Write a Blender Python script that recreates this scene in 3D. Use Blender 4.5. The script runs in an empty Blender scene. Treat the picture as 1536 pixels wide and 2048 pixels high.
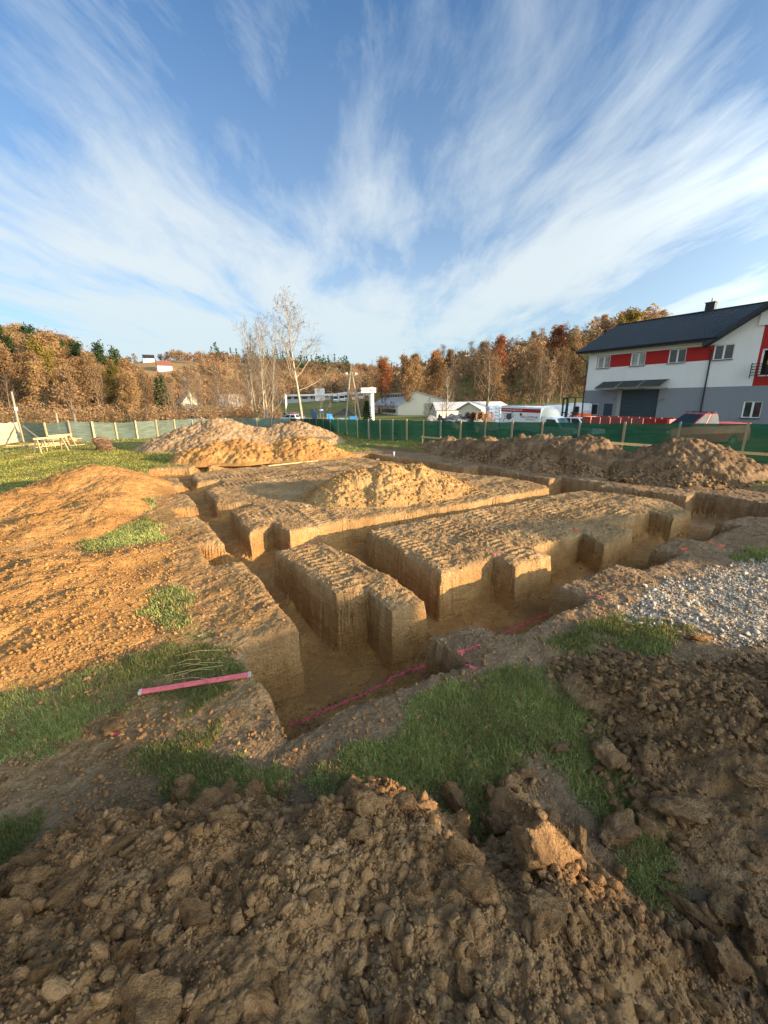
import bpy, bmesh, math, random
import numpy as np
from mathutils import Matrix, Vector, Euler
rng = np.random.default_rng(7); random.seed(7)
PI = math.pi
scene = bpy.context.scene
COL = scene.collection
# ------------------------------------------------------------------ camera model
FPX = 812.0; PITCH = math.radians(15.4); ROLL = math.radians(0.8); HC = 2.8
_R0 = np.array([1, 0, 0.]); _F = np.array([0, math.cos(PITCH), -math.sin(PITCH)]); _U0 = np.array([0, math.sin(PITCH), math.cos(PITCH)])
_R = math.cos(ROLL)*_R0 - math.sin(ROLL)*_U0; _U = math.cos(ROLL)*_U0 + math.sin(ROLL)*_R0
CAM = np.array([0, 0, HC])
def ray(x, y): return _F + _R*(x-768)/FPX - _U*(y-1024)/FPX
def g(x, y, z=0.0):
    d = ray(x, y); return CAM + d*((z-HC)/d[2])
def at(x, y, Y):
    d = ray(x, y); return CAM + d*(Y/d[1])
# site axes: B runs along the front trench (u), A along the left trench (v)
TH = math.radians(-33.615)
A2 = np.array([math.sin(TH), math.cos(TH)]); B2 = np.array([math.cos(TH), -math.sin(TH)])
O2 = np.array([-0.8601, 2.8638])
def uv2xy(u, v): return O2[0]+B2[0]*u+A2[0]*v, O2[1]+B2[1]*u+A2[1]*v
def xy2uv(x, y):
    x = x-O2[0]; y = y-O2[1]; return x*B2[0]+y*B2[1], x*A2[0]+y*A2[1]
SUN_DIR = np.array([0.94, -0.34]); SUN_DIR = SUN_DIR/np.linalg.norm(SUN_DIR); SUN_EL = math.radians(10.5)

# ------------------------------------------------------------------ noise
def _hash(ix, iy, iz, seed):
    n = (ix.astype(np.int64)*374761393 + iy.astype(np.int64)*668265263 + iz.astype(np.int64)*2147483647 + seed*1274126177) & 0xFFFFFFFF
    n = ((n ^ (n >> 13))*1274126177) & 0xFFFFFFFF
    n = ((n ^ (n >> 15))*2246822519) & 0xFFFFFFFF
    return ((n ^ (n >> 16)) & 0xFFFFFF)/float(0xFFFFFF)
def vn(x, y, z=None, seed=0):
    x = np.asarray(x, float); y = np.asarray(y, float); z = np.zeros_like(x) if z is None else np.asarray(z, float)
    ix, iy, iz = np.floor(x), np.floor(y), np.floor(z); fx, fy, fz = x-ix, y-iy, z-iz
    fx = fx*fx*(3-2*fx); fy = fy*fy*(3-2*fy); fz = fz*fz*(3-2*fz)
    r = 0
    for a in (0, 1):
        wa = fx if a else 1-fx
        for b in (0, 1):
            wb = fy if b else 1-fy
            for c in (0, 1):
                r = r + wa*wb*(fz if c else 1-fz)*_hash(ix+a, iy+b, iz+c, seed)
    return r*2-1
def fbm(x, y, z=None, o=4, seed=0, gain=.5):
    s = 0; a = 1.0; f = 1.0
    for k in range(o):
        s = s + a*vn(x*f, y*f, None if z is None else z*f, seed+k*17); a *= gain; f *= 2.03
    return s
def cell(x, y, seed=0):
    """distance to the nearest random feature point and that point's own random value"""
    ix, iy = np.floor(x), np.floor(y); best = np.full(x.shape, 9.0); val = np.zeros(x.shape)
    zz = np.zeros_like(ix)
    for a in (-1, 0, 1):
        for b in (-1, 0, 1):
            px = ix+a+_hash(ix+a, iy+b, zz, seed); py = iy+b+_hash(ix+a, iy+b, zz+1, seed)
            d = np.hypot(px-x, py-y); m = d < best
            best = np.where(m, d, best); val = np.where(m, _hash(ix+a, iy+b, zz+2, seed), val)
    return best, val
def lumps(x, y, s, seed=0):
    """rounded clod-like bumps of size s, 0..1"""
    d, v = cell(x/s, y/s, seed)
    return np.sqrt(np.clip(1-(d/(.35+.45*v))**2, 0, 1))*(.35+.65*v)
def sstep(a, b, x):
    t = np.clip((x-a)/(b-a), 0, 1); return t*t*(3-2*t)
def sdf(px, py, poly):
    """signed distance to a polygon, negative inside"""
    poly = np.asarray(poly, float); n = len(poly); d = np.full(px.shape, 1e9); ins = np.zeros(px.shape, bool)
    for i in range(n):
        a = poly[i]; b = poly[(i+1) % n]; e = b-a
        wx, wy = px-a[0], py-a[1]
        t = np.clip((wx*e[0]+wy*e[1])/(e@e), 0, 1)
        d = np.minimum(d, np.hypot(wx-e[0]*t, wy-e[1]*t))
        if a[1] != b[1]:
            c = ((a[1] > py) != (b[1] > py)) & (px < (b[0]-a[0])*(py-a[1])/(b[1]-a[1])+a[0])
            ins ^= c
    return np.where(ins, -d, d)

# ------------------------------------------------------------------ object helpers
def tag(o, label=None, cat=None, group=None, kind=None):
    if label: o['label'] = label
    if cat: o['category'] = cat
    if group: o['group'] = group
    if kind: o['kind'] = kind
    return o
def thing(name, label, cat, loc=(0, 0, 0), rz=0, group=None):
    o = bpy.data.objects.new(name, None); COL.objects.link(o); o.empty_display_size = .2
    o.location = loc; o.rotation_euler = (0, 0, rz)
    return tag(o, label, cat, group)
def raw_mesh(name, verts, faces, mat=None, smooth=False, parent=None):
    me = bpy.data.meshes.new(name); me.from_pydata([tuple(v) for v in verts], [], [tuple(f) for f in faces]); me.update()
    if smooth: me.polygons.foreach_set('use_smooth', np.ones(len(me.polygons), bool))
    o = bpy.data.objects.new(name, me); COL.objects.link(o)
    if mat: me.materials.append(mat)
    if parent: o.parent = parent
    return o
def np_mesh(name, V, F, mat=None, smooth=True, attrs=None):
    """V (n,3) and F (m,k) arrays, all faces with k corners"""
    me = bpy.data.meshes.new(name); V = np.asarray(V, np.float32); F = np.asarray(F, np.int32); m, k = F.shape
    me.vertices.add(len(V)); me.vertices.foreach_set('co', V.ravel())
    me.loops.add(m*k); me.loops.foreach_set('vertex_index', F.ravel())
    me.polygons.add(m); me.polygons.foreach_set('loop_start', np.arange(0, m*k, k, dtype=np.int32))
    me.update(calc_edges=True); me.validate()
    if smooth: me.polygons.foreach_set('use_smooth', np.ones(len(me.polygons), bool))
    for n, a in (attrs or {}).items():
        at_ = me.attributes.new(n, 'FLOAT_COLOR', 'POINT'); at_.data.foreach_set('color', np.asarray(a, np.float32).ravel())
    o = bpy.data.objects.new(name, me); COL.objects.link(o)
    if mat: me.materials.append(mat)
    return o
def grid_faces(nu, nv):
    i = np.arange(nu*nv).reshape(nu, nv)
    return np.stack([i[:-1, :-1], i[1:, :-1], i[1:, 1:], i[:-1, 1:]], -1).reshape(-1, 4)
def dup(root, loc=None, rz=None, label=None, group=None, scale=None):
    r = root.copy(); COL.objects.link(r)
    if loc is not None: r.location = loc
    if rz is not None: r.rotation_euler = (0, 0, rz)
    if scale is not None: r.scale = scale if hasattr(scale, '__len__') else (scale,)*3
    if label: r['label'] = label
    if group: r['group'] = group
    for ch in list(root.children):
        c = ch.copy(); COL.objects.link(c); c.parent = r
        for gch in list(ch.children):
            d = gch.copy(); COL.objects.link(d); d.parent = c
    return r
class MB:
    def __init__(s): s.v = []; s.f = []
    def add(s, V, F):
        k = len(s.v); s.v += [tuple(p) for p in V]; s.f += [tuple(i+k for i in f) for f in F]; return s
    def box(s, c, d, rz=0, M=None, rx=0, ry=0):
        x, y, z = d[0]/2, d[1]/2, d[2]/2
        V = [Vector(p) for p in ((-x, -y, -z), (x, -y, -z), (x, y, -z), (-x, y, -z), (-x, -y, z), (x, -y, z), (x, y, z), (-x, y, z))]
        R = Euler((rx, ry, rz)).to_matrix(); V = [R @ p + Vector(c) for p in V]
        if M is not None: V = [M @ p for p in V]
        return s.add(V, [(0, 3, 2, 1), (4, 5, 6, 7), (0, 1, 5, 4), (1, 2, 6, 5), (2, 3, 7, 6), (3, 0, 4, 7)])
    def beam(s, a, b, w, h, up=(0, 0, 1)):
        a, b, up = Vector(a), Vector(b), Vector(up); d = (b-a).normalized()
        x = d.cross(up)
        if x.length < 1e-4: x = Vector((1, 0, 0))
        x.normalize(); z = x.cross(d)
        V = [p + x*sx*w/2 + z*sz*h/2 for p in (a, b) for sx, sz in ((-1, -1), (1, -1), (1, 1), (-1, 1))]
        return s.add(V, [(3, 2, 1, 0), (4, 5, 6, 7), (0, 1, 5, 4), (1, 2, 6, 5), (2, 3, 7, 6), (3, 0, 4, 7)])
    def tube(s, pts, rad, n=8, cap=True):
        pts = [Vector(p) for p in pts]; k0 = len(s.v); m = len(pts)
        if not hasattr(rad, '__len__'): rad = [rad]*m
        u = None
        for i, p in enumerate(pts):
            d = (pts[min(i+1, m-1)]-pts[max(i-1, 0)]).normalized()
            if u is None:
                u = d.cross(Vector((0, 0, 1)));
                if u.length < .05: u = Vector((1, 0, 0))
            u = (u - d*u.dot(d)).normalized(); w = d.cross(u)
            for j in range(n):
                a = 2*PI*j/n; s.v.append(tuple(p+(u*math.cos(a)+w*math.sin(a))*rad[i]))
        for i in range(m-1):
            for j in range(n):
                a = k0+i*n+j; b = k0+i*n+(j+1) % n; s.f.append((a, b, b+n, a+n))
        if cap: s.f.append(tuple(k0+j for j in range(n-1, -1, -1))); s.f.append(tuple(k0+(m-1)*n+j for j in range(n)))
        return s
    def prism(s, poly, ext):
        """planar polygon (3d points) pushed along ext"""
        n = len(poly); e = Vector(ext); P = [Vector(p) for p in poly]
        V = P+[p+e for p in P]
        return s.add(V, [tuple(range(n-1, -1, -1)), tuple(range(n, 2*n))]+[(i, (i+1) % n, (i+1) % n+n, i+n) for i in range(n)])
    def quad(s, *p): return s.add(p, [tuple(range(len(p)))])
    def build(s, name, mat=None, parent=None, smooth=False, bevel=0):
        o = raw_mesh(name, s.v, s.f, mat, smooth, parent)
        if bevel:
            b = o.modifiers.new('bevel', 'BEVEL'); b.width = bevel; b.segments = 2; b.limit_method = 'ANGLE'
        bm = bmesh.new(); bm.from_mesh(o.data); bmesh.ops.recalc_face_normals(bm, faces=bm.faces); bm.to_mesh(o.data); bm.free()
        return o

# ------------------------------------------------------------------ materials
class NT:
    def __init__(s, name):
        s.m = bpy.data.materials.new(name); s.m.use_nodes = True; s.t = s.m.node_tree; s.t.nodes.clear()
        s.out = s.n('ShaderNodeOutputMaterial')
    def n(s, typ, **kw):
        x = s.t.nodes.new(typ)
        for k, v in kw.items():
            if k in x.inputs: s.put(x.inputs[k], v)
            else: setattr(x, k, v)
        return x
    def put(s, sock, v):
        if hasattr(v, 'links') or hasattr(v, 'is_output'): s.t.links.new(v, sock)
        elif hasattr(v, '__len__') and len(v) == 3 and sock.type == 'RGBA': sock.default_value = (*v, 1)
        else: sock.default_value = v
    def math(s, op, a, b=0.0, clamp=False):
        x = s.n('ShaderNodeMath', operation=op, use_clamp=clamp); s.put(x.inputs[0], a); s.put(x.inputs[1], b); return x.outputs[0]
    def mix(s, f, a, b, blend='MIX'):
        x = s.n('ShaderNodeMix', data_type='RGBA', blend_type=blend); s.put(x.inputs[0], f); s.put(x.inputs[6], a); s.put(x.inputs[7], b); return x.outputs[2]
    def ramp(s, f, stops):
        x = s.n('ShaderNodeValToRGB'); s.put(x.inputs[0], f); e = x.color_ramp.elements
        while len(e) < len(stops): e.new(.5)
        for i, (p, c) in enumerate(stops):
            e[i].position = p; e[i].color = (*c, 1) if hasattr(c, '__len__') else (c, c, c, 1)
        return x.outputs[0]
    def noise(s, scale, vec=None, detail=4, rough=.55, dist=0):
        x = s.n('ShaderNodeTexNoise'); x.inputs['Scale'].default_value = scale; x.inputs['Detail'].default_value = detail; x.inputs['Roughness'].default_value = rough; x.inputs['Distortion'].default_value = dist
        if vec is not None: s.put(x.inputs['Vector'], vec)
        return x.outputs[0]
    def voro(s, scale, vec=None, feature='F1', out=0, rand=1.0):
        x = s.n('ShaderNodeTexVoronoi'); x.feature = feature; x.inputs['Scale'].default_value = scale
        if 'Randomness' in x.inputs: x.inputs['Randomness'].default_value = rand
        if vec is not None: s.put(x.inputs['Vector'], vec)
        return x.outputs[out]
    def pos(s): return s.n('ShaderNodeNewGeometry').outputs['Position']
    def objc(s): return s.n('ShaderNodeTexCoord').outputs['Object']
    def scalev(s, v, sc):
        x = s.n('ShaderNodeVectorMath', operation='MULTIPLY'); s.put(x.inputs[0], v); x.inputs[1].default_value = sc; return x.outputs[0]
    def rnd(s): return s.n('ShaderNodeObjectInfo').outputs['Random']
    def attr(s, name): 
        x = s.n('ShaderNodeAttribute'); x.attribute_name = name; return x
    def bump(s, h, dist=.02, strength=1, normal=None):
        x = s.n('ShaderNodeBump'); x.inputs['Strength'].default_value = strength; x.inputs['Distance'].default_value = dist; s.put(x.inputs['Height'], h)
        if normal is not None: s.put(x.inputs['Normal'], normal)
        return x.outputs[0]
    def bsdf(s, col, rough=.9, normal=None, spec=.2, metal=0, **kw):
        x = s.n('ShaderNodeBsdfPrincipled'); s.put(x.inputs['Base Color'], col); s.put(x.inputs['Roughness'], rough); x.inputs['Specular IOR Level'].default_value = spec; x.inputs['Metallic'].default_value = metal
        if normal is not None: s.put(x.inputs['Normal'], normal)
        for k, v in kw.items(): s.put(x.inputs[k], v)
        return x.outputs[0]
    def done(s, sh): s.t.links.new(sh, s.out.inputs[0]); return s.m
def plain(name, col, rough=.6, spec=.3, var=.12, scale=6, metal=0, bump=0, obj=True, dirt=0):
    """painted or plain surface with a little uneven colour and wear"""
    t = NT(name); p = t.objc() if obj else t.pos()
    n1 = t.noise(scale, p, 5); n2 = t.noise(scale*7, p, 3)
    f = t.math('ADD', t.math('MULTIPLY', n1, .7), t.math('MULTIPLY', n2, .3))
    lo = [c*(1-var*2) for c in col]; hi = [min(1, c*(1+var)) for c in col]
    c = t.ramp(f, [(.3, lo), (.7, hi)])
    if dirt:
        d = t.ramp(t.noise(scale*.6, p, 6, .65), [(.45, 0), (.75, 1)])
        c = t.mix(t.math('MULTIPLY', d, dirt), c, (.16, .13, .09))
    nm = t.bump(n2, bump) if bump else None
    return t.done(t.bsdf(c, t.math('ADD', rough-.08, t.math('MULTIPLY', n1, .16)), nm, spec, metal))
# ------------------------------------------------------------------ camera, light, sky
cd = bpy.data.cameras.new('camera'); cam = bpy.data.objects.new('camera', cd); COL.objects.link(cam); scene.camera = cam
cd.sensor_fit = 'HORIZONTAL'; cd.sensor_width = 36; cd.lens = 36*FPX/1536; cd.clip_start = .05; cd.clip_end = 5000
Mx = Matrix([[_R[i], _U[i], -_F[i]] for i in range(3)]).to_4x4(); Mx.translation = Vector(CAM); cam.matrix_world = Mx
sl = bpy.data.lights.new('sun', 'SUN'); sl.energy = 4.6; sl.angle = math.radians(.6); sl.color = (1, .72, .42)
so = bpy.data.objects.new('sun', sl); COL.objects.link(so)
sv = Vector((SUN_DIR[0]*math.cos(SUN_EL), SUN_DIR[1]*math.cos(SUN_EL), math.sin(SUN_EL)))
so.rotation_euler = sv.to_track_quat('Z', 'Y').to_euler(); so.location = (30, -10, 30)
scene.view_settings.view_transform = 'Standard'; scene.view_settings.look = 'None'; scene.view_settings.exposure = 1.75; scene.view_settings.gamma = 1
try: scene.view_settings.use_curve_mapping = False
except Exception: pass
scene.cycles.use_denoising = True
scene.cycles.max_bounces = 6; scene.cycles.diffuse_bounces = 3; scene.cycles.transparent_max_bounces = 24
W = bpy.data.worlds.new('World'); scene.world = W; W.use_nodes = True
def make_world():
    t = NT.__new__(NT); t.t = W.node_tree; t.t.nodes.clear(); t.m = W
    out = t.n('ShaderNodeOutputWorld'); bg = t.n('ShaderNodeBackground'); t.t.links.new(bg.outputs[0], out.inputs[0])
    sky = t.n('ShaderNodeTexSky'); sky.sky_type = 'NISHITA'; sky.sun_disc = False; sky.sun_elevation = SUN_EL
    sky.sun_rotation = math.atan2(SUN_DIR[0], SUN_DIR[1]); sky.altitude = 250; sky.air_density = 1.0; sky.dust_density = .6; sky.ozone_density = 2.2
    tc = t.n('ShaderNodeTexCoord'); sp = t.n('ShaderNodeSeparateXYZ'); t.t.links.new(tc.outputs['Generated'], sp.inputs[0])
    z = t.math('MAXIMUM', sp.outputs[2], .015); zz = t.math('ADD', z, .05)
    px = t.math('DIVIDE', sp.outputs[0], zz); py = t.math('DIVIDE', sp.outputs[1], zz)
    def comb(a, b, c=0.0):
        x = t.n('ShaderNodeCombineXYZ'); t.put(x.inputs[0], a); t.put(x.inputs[1], b); t.put(x.inputs[2], c); return x.outputs[0]
    # gentle bending of the streaks
    wv = t.noise(.42, comb(px, py, 3.1), 2); wx = t.math('MULTIPLY', t.math('SUBTRACT', wv, .5), SKY_WARP)
    qx = t.math('ADD', t.math('ADD', px, wx), t.math('MULTIPLY', py, SKY_SLANT))
    mass = t.noise(1.0, comb(t.math('MULTIPLY', qx, .75), t.math('MULTIPLY', py, .26), SKY_SEED), 3, .5)
    streak = t.noise(1.0, comb(t.math('MULTIPLY', qx, 2.6), t.math('MULTIPLY', py, .62), 1.7), 6, .64, .25)
    fine = t.noise(1.0, comb(t.math('MULTIPLY', qx, 8.0), t.math('MULTIPLY', py, 2.6), 8.2), 6, .68, .5)
    v = t.math('ADD', t.math('MULTIPLY', mass, 1.55), t.math('ADD', t.math('MULTIPLY', streak, .55), t.math('MULTIPLY', fine, .22)))
    sd = t.n('ShaderNodeVectorMath', operation='DOT_PRODUCT'); t.put(sd.inputs[0], tc.outputs['Generated']); sd.inputs[1].default_value = tuple(sv)
    sund = t.math('MAXIMUM', sd.outputs['Value'], 0.0); back = t.ramp(t.math('MULTIPLY', sp.outputs[1], -1.0), [(0, 0), (.5, .34)])  # back: extra cloud cover added behind the camera to lift the shade
    low = t.math('MULTIPLY', t.math('SUBTRACT', .56, z), .80)
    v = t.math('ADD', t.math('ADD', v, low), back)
    c1 = t.n('ShaderNodeMapRange'); t.put(c1.inputs[0], v); c1.inputs[1].default_value = 1.04; c1.inputs[2].default_value = 1.57; c1.interpolation_type = 'SMOOTHSTEP'; c1 = t.math('MULTIPLY', c1.outputs[0], .95)
    # small flat cumulus low down on the left
    cu = t.noise(1.0, comb(t.math('MULTIPLY', px, .80), t.math('MULTIPLY', py, .80), 4.4), 6, .55, .1)
    left = t.ramp(t.math('ADD', sp.outputs[0], .75), [(.0, 1), (.30, 1), (.62, 0)])
    cb = t.math('MULTIPLY', t.math('MULTIPLY', t.ramp(cu, [(.44, 0), (.60, 1)]), t.ramp(z, [(.04, .2), (.10, 1), (.22, 1), (.33, 0)])), left)
    veil = t.ramp(z, [(.0, .82), (.12, .60), (.32, .28), (.6, .06)])
    thin = t.n('ShaderNodeMapRange'); t.put(thin.inputs[0], t.math('ADD', streak, t.math('MULTIPLY', fine, .35))); thin.inputs[1].default_value = .58; thin.inputs[2].default_value = .92; thin.interpolation_type = 'SMOOTHSTEP'; c1 = t.math('MAXIMUM', c1, t.math('MULTIPLY', thin.outputs[0], .45))
    cov = t.math('MAXIMUM', c1, t.math('MAXIMUM', t.math('MULTIPLY', cb, .8), veil))
    skyc = t.mix(1.0, sky.outputs[0], SKY_TINT, 'MULTIPLY')
    ccol = t.ramp(z, [(0, CLOUD_LO), (.25, CLOUD_MID), (1, CLOUD_HI)])
    # cloud brighter towards the sun, with a boost added behind the camera as fill
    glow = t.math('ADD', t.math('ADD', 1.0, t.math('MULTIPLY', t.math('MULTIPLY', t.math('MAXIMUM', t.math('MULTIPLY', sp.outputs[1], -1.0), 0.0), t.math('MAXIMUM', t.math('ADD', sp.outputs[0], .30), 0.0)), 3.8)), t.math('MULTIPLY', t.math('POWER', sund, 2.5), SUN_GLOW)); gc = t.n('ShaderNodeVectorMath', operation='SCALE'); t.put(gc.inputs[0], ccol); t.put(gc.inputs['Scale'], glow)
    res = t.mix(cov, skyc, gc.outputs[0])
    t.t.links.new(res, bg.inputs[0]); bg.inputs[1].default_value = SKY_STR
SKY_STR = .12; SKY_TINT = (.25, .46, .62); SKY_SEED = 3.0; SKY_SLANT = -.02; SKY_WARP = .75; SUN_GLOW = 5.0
CLOUD_LO = (1.65, 2.05, 2.18); CLOUD_MID = (2.0, 2.22, 2.32); CLOUD_HI = (1.75, 2.0, 2.2)
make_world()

# ------------------------------------------------------------------ soil materials
def soil_col(t, p, dark, mid, light, s=1.0):
    a = t.noise(.9*s, p, 4, .6); b = t.noise(7*s, p, 5, .6); c = t.noise(45*s, p, 4, .65)
    f = t.math('ADD', t.math('MULTIPLY', a, .45), t.math('ADD', t.math('MULTIPLY', b, .30), t.math('MULTIPLY', c, .25)))
    return t.ramp(f, [(.36, dark), (.50, mid), (.64, light)])
def soil_bump(t, p, s=1.0, amp=1.0):
    v1 = t.voro(26*s, p); v2 = t.voro(75*s, p); n = t.noise(14*s, p, 8, .68)
    h = t.math('ADD', t.math('MULTIPLY', v1, -.55), t.math('ADD', t.math('MULTIPLY', v2, -.3), t.math('MULTIPLY', n, 1.3)))
    return t.bump(h, .028*amp/s, .9)
def soil_mat(name, dark, mid, light, s=1.0, amp=1.0, obj=False, vary=0):
    t = NT(name); p = t.objc() if obj else t.pos()
    if obj:
        off = t.n('ShaderNodeVectorMath', operation='ADD'); t.put(off.inputs[0], p); t.put(off.inputs[1], t.n('ShaderNodeObjectInfo').outputs['Location']); p = off.outputs[0]
    c = soil_col(t, p, dark, mid, light, s)
    if vary:
        hs = t.n('ShaderNodeHueSaturation'); hs.inputs['Saturation'].default_value = 1
        t.put(hs.inputs['Value'], t.math('ADD', 1-vary, t.math('MULTIPLY', t.rnd(), 2*vary))); t.put(hs.inputs['Color'], c); c = hs.outputs[0]
    pale = t.ramp(t.noise(70*s, p, 2), [(.66, 0), (.74, 1)]); c = t.mix(t.math('MULTIPLY', pale, .35), c, [min(1, x*1.5) for x in light])
    return t.done(t.bsdf(c, .95, soil_bump(t, p, s, amp), .12))
CLAY = ((.20, .098, .033), (.325, .170, .056), (.43, .25, .095))
TAN = ((.165, .10, .046), (.27, .172, .080), (.385, .265, .138))
TOPS = ((.10, .064, .037), (.178, .118, .068), (.265, .185, .112))
BROWN = ((.165, .086, .036), (.295, .166, .071), (.41, .252, .120))
DBROWN = ((.115, .066, .031), (.215, .128, .060), (.32, .207, .107))
M_clay = soil_mat('orange_clay_soil', *CLAY, amp=1.1)
M_sand = soil_mat('pale_sandy_soil', (.155, .10, .052), (.25, .165, .09), (.345, .24, .14))
M_brown = soil_mat('brown_soil', *BROWN)
M_dbrown = soil_mat('dark_brown_soil', *DBROWN)
M_clod = soil_mat('clod_soil', *BROWN, s=.42, amp=.42, obj=True, vary=.12)
M_dclod = soil_mat('dark_clod_soil', *DBROWN, s=.42, amp=.42, obj=True, vary=.12)
M_cclod = soil_mat('clay_clod_soil', *CLAY, s=.42, amp=.42, obj=True, vary=.15)
M_crumb = soil_mat('crumb_soil', *BROWN, s=1.5, amp=1.1)
M_dcrumb = soil_mat('dark_crumb_soil', *DBROWN, s=1.5, amp=1.1)
M_ccrumb = soil_mat('clay_crumb_soil', *CLAY, s=1.2, amp=1.0)
def ground_mat():
    t = NT('site_ground'); p = t.pos(); at_ = t.attr('mask'); sp = t.n('ShaderNodeSeparateColor'); t.t.links.new(at_.outputs['Color'], sp.inputs[0])
    G, Gv, T = sp.outputs[0], sp.outputs[1], sp.outputs[2]; At = at_.outputs['Alpha']
    clay = soil_col(t, p, *CLAY); tan = soil_col(t, p, *TAN); top = soil_col(t, p, *TOPS)
    # tool marks and darker damp layers in the cut clay
    lay = t.noise(1.0, t.scalev(p, (2.2, 2.2, 16)), 5, .6, .4); clay = t.mix(t.ramp(lay, [(.45, 0), (.62, .55)]), clay, (.20, .115, .048))
    c = t.mix(At, tan, clay); c = t.mix(T, c, top)
    gr = t.ramp(t.noise(9, p, 6, .7), [(.32, (.06, .08, .024)), (.5, (.13, .165, .05)), (.68, (.19, .18, .065))])
    far = t.ramp(t.noise(.09, p, 6, .6), [(.35, (.085, .12, .028)), (.55, (.14, .165, .042)), (.72, (.19, .15, .065))]); dd = t.n('ShaderNodeVectorMath', operation='LENGTH'); t.put(dd.inputs[0], p); far = t.mix(t.ramp(t.math('MULTIPLY', dd.outputs['Value'], .001), [(.21, 0), (.30, 1)]), far, (.24, .155, .075))
    dist = t.n('ShaderNodeVectorMath', operation='LENGTH'); t.put(dist.inputs[0], p)
    gr = t.mix(t.ramp(t.math('MULTIPLY', dist.outputs['Value'], .01), [(.12, 0), (.4, 1)]), gr, far)
    edge = t.math('ADD', G, t.math('MULTIPLY', t.math('SUBTRACT', t.noise(11, p, 5), .5), .7)); gm = t.ramp(edge, [(.40, 0), (.75, .80)])
    c = t.mix(gm, c, gr)
    vg = t.n('ShaderNodeTexVoronoi'); vg.inputs['Scale'].default_value = 22; t.put(vg.inputs['Vector'], p)
    gs = t.ramp(vg.outputs['Color'], [(.2, (.24, .20, .15)), (.8, (.46, .41, .34))]); gs = t.mix(t.ramp(t.noise(1.3, p, 5, .6), [(.38, 0), (.58, .85)]), gs, (.33, .25, .155))
    ge = t.math('ADD', Gv, t.math('MULTIPLY', t.math('SUBTRACT', t.noise(6, p, 5), .5), .8)); gvm = t.ramp(ge, [(.42, 0), (.58, 1)])
    c = t.mix(gvm, c, gs)
    n1 = t.bump(t.math('MULTIPLY', lay, At), .06, .7, soil_bump(t, p)); n2 = t.bump(t.math('MULTIPLY', vg.outputs['Distance'], -1), .05, .8, n1)
    mn = t.n('ShaderNodeMix', data_type='VECTOR'); t.put(mn.inputs[0], gvm); t.put(mn.inputs[4], n1); t.put(mn.inputs[5], n2)
    return t.done(t.bsdf(c, .95, mn.outputs[1], .12))
M_ground = ground_mat()

# ------------------------------------------------------------------ terrain shape
def terrain(x, y):
    """the lie of the land without the pit: site level, valley beyond it, wooded hills"""
    z = -.030*np.clip(y-33, 0, None); z = np.where(z < -3.4, -3.4-1.2*(1-np.exp((z+3.4)/1.2)), z)
    # yard beyond the right fence
    d = (x-14.2)*.76+(y-16.2)*.65
    z = z-.55*sstep(1.5, 7, d)*sstep(70, 40, y)*sstep(24, 32, y)
    def bump(cx, cy, r, h, sx=1.0): return h*np.exp(-(((x-cx)/sx)**2+(y-cy)**2)/(2*r*r))
    z = z+bump(-135, 108, 30, 21)+bump(-200, 60, 50, 26)+bump(-190, 170, 45, 22)
    z = z+bump(-215, 420, 85, 42, 1.35)+bump(-40, 560, 90, 40, 1.5)+bump(130, 175, 42, 22, 1.15)+bump(210, 120, 60, 26)+bump(60, 235, 50, 18, 1.5)
    far = np.hypot(x, y); z = z+sstep(500, 1300, far)*20
    return z
OUTER = [(0, 0), (.05, 1.65), (.76, 1.70), (.80, 4.30), (.27, 4.45), (.27, 5.72), (.78, 5.6), (.72, 8.05), (.30, 8.2), (.32, 9.35), (.90, 9.2), (.90, 11.2), (.42, 11.35), (.45, 12.9), (1.02, 12.8), (1.1, 14.6), (.25, 14.8), (.35, 17.5), (1.9, 17.0), (2.3, 17.5), (2.6, 17.4), (2.7, 16.9), (4.35, 16.7), (4.4, 17.2), (4.95, 17.1), (5.0, 16.5), (6.35, 16.3), (6.4, 16.8), (7.0, 16.75), (7.05, 16.2), (9.1, 16.0), (9.15, 16.45), (9.7, 16.4), (9.75, 16.1), (10.7, 15.9), (10.85, 13.5), (11.3, 11.7), (11.35, 9.4), (12.2, 9.4), (12.3, 7.9), (11.65, 7.85), (11.9, 5.75), (12.55, 5.68), (12.65, 4.1), (12.1, 4.05), (12.8, 1.79), (13.45, 1.79), (13.3, -.5), (11.9, -.42), (11.5, .1), (11.2, .18), (10.35, .3), (10.39, -.08), (8.5, -.06), (8.4, .38), (7.43, .4), (7.5, -.03), (6.2, -.03), (6.15, .36), (5.56, .42), (4.49, .46), (4.57, -.05), (2.95, -.08), (2.75, .12), (2.68, .4), (2.0, .47), (2.02, -.1)]
SLAB = [(1.43, 5.95), (2.05, 6.25), (2.12, 5.5), (3.45, 5.5), (4.83, 5.36), (6.22, 5.08), (8.34, 4.86), (10.6, 4.83), (10.85, 5.1), (11.0, 5.6), (11.1, 5.95), (10.85, 7.35), (10.36, 8.63), (9.9, 12.0), (9.6, 15.0), (5.0, 15.3), (1.8, 15.3), (1.62, 14.6), (1.5, 12.9), (2.25, 12.75), (2.3, 12.3), (1.52, 11.4), (1.4, 9.1), (2.2, 8.7), (2.1, 8.35), (1.5, 8.2)]
BLK1 = [(1.58, 2.15), (2.07, 2.0), (2.03, 1.25), (2.57, 1.25), (2.6, 3.4), (2.45, 4.3), (1.48, 4.55)]
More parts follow.
